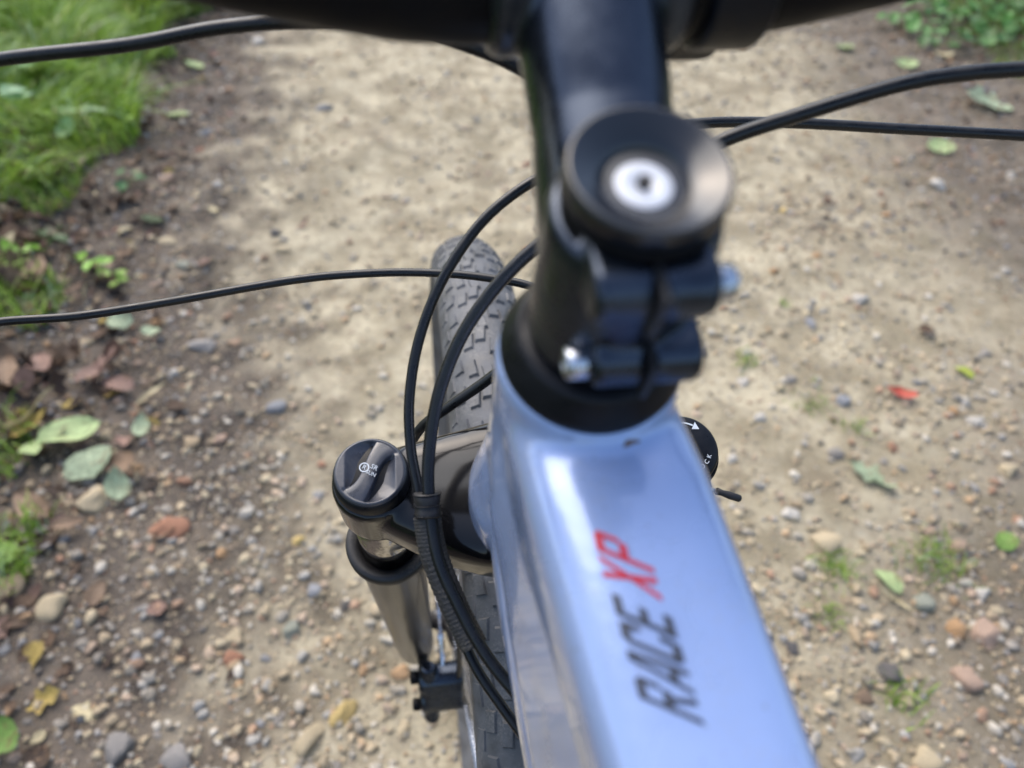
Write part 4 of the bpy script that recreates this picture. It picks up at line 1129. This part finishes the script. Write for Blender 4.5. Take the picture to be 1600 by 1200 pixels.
# broad leaved plants ----------------------------------------------------------
def plant(px, py, n, spread, lsize, hgt, col, label, group, kind='ovate', cat='plant', name='weed_plant', flat=False):
    g, t = ground(px, py) if not flat else (np.array([px, py, 0]), 1)
    root = bpy.data.objects.new(name, None); COL.objects.link(root)
    x, y = g[0], g[1]; z = float(height(x, y)); root.location = (x, y, z)
    root['label'] = label; root['category'] = cat; root['group'] = group
    st = MB(); tips = []
    for i in range(n):
        a_ = i * 2.4 + rng.uniform(-.4, .4); r_ = spread * rng.uniform(.35, 1); h_ = hgt * (1.6 if hgt > .045 and name == 'weed_plant' else 1) * rng.uniform(.6, 1)
        tip = np.array([math.cos(a_) * r_, math.sin(a_) * r_, h_]); tips.append((a_, tip))
        tube(st, [(0, 0, -.004), tip * [.35, .35, .6], tip], [.0012, .0010, .0008], 6)
    st.build('stem', m_green, root).color = (.10, .17, .04, 1)
    for a_, tip in tips:
        o = new_leaf_obj(kind, m_green); o.name = 'leaf'; o.parent = root; s_ = lsize * rng.uniform(.7, 1.15)
        o.scale = (s_, s_, s_); o.rotation_euler = (rng.normal(-.1, .25), rng.normal(0, .25), a_ - math.pi / 2)
        o.location = tip + np.array([math.cos(a_), math.sin(a_), 0]) * s_ * .45; o.color = (*(np.array(col) * rng.uniform(.75, 1.2)), 1)
SEED = 'leafy plants along the left verge'
plant(52, 438, 4, .016, .050, .035, (.20, .40, .05), 'bright green seedling above the thin cable at far left', SEED)
plant(152, 432, 3, .012, .046, .030, (.20, .40, .05), 'three leaved seedling above the thin cable', SEED)
plant(180, 450, 4, .018, .040, .022, (.24, .40, .06), 'yellowish green seedling beside the three leaved seedling', SEED)
plant(62, 42, 9, .06, .085, .10, (.13, .26, .12), 'bluish green broad leaved weed above the brake hose at top left', SEED)
plant(160, 34, 7, .05, .075, .09, (.13, .26, .12), 'bluish green weed right of the larger weed at top left', SEED)
plant(245, 28, 6, .05, .06, .08, (.15, .27, .11), 'broad leaved weed closest to the handlebar at top left', SEED)
plant(20, 232, 5, .05, .075, .06, (.18, .32, .16), 'pale broad leaved weed in the grass at the left edge', SEED)
plant(140, 245, 4, .035, .06, .05, (.20, .34, .14), 'small pale weed in the lower part of the grass', SEED)
plant(20, 178, 5, .05, .07, .07, (.16, .32, .12), 'long leaved weed in the grass under the brake hose', SEED, kind='long')
plant(30, 292, 6, .05, .05, .04, (.06, .14, .03), 'dark green weed where the grass meets the leaf litter', SEED)
plant(90, 400, 5, .03, .035, .02, (.05, .12, .03), 'dark small weed in the litter above the seedlings', SEED)
plant(205, 300, 4, .03, .03, .02, (.12, .26, .10), 'small weed at the corner of the grass', SEED, kind='round')
IVY = 'ground ivy on the right verge'
iv = [(1405, 52), (1440, 62), (1475, 44), (1500, 66), (1530, 48), (1545, 78), (1570, 58), (1592, 72), (1590, 40), (1455, 85), (1515, 90), (1610, 95), (1430, 38), (1560, 30), (1630, 60), (1640, 30)]
iv.sort(); ordn = ['leftmost', 'second from the left', 'third from the left', 'fourth from the left', 'fifth from the left', 'sixth from the left', 'seventh from the left', 'eighth from the left', 'eighth from the right', 'seventh from the right', 'sixth from the right', 'fifth from the right', 'fourth from the right', 'third from the right', 'second from the right', 'rightmost']
for (px, py), w_ in zip(iv, ordn):
    plant(px, py, int(rng.integers(7, 11)), .065, .048, .045, np.array((.085, .21, .05)) * rng.uniform(.8, 1.4), f'green ground ivy plant on the right verge, {w_} in the patch', IVY, kind='round', name='ivy_plant')
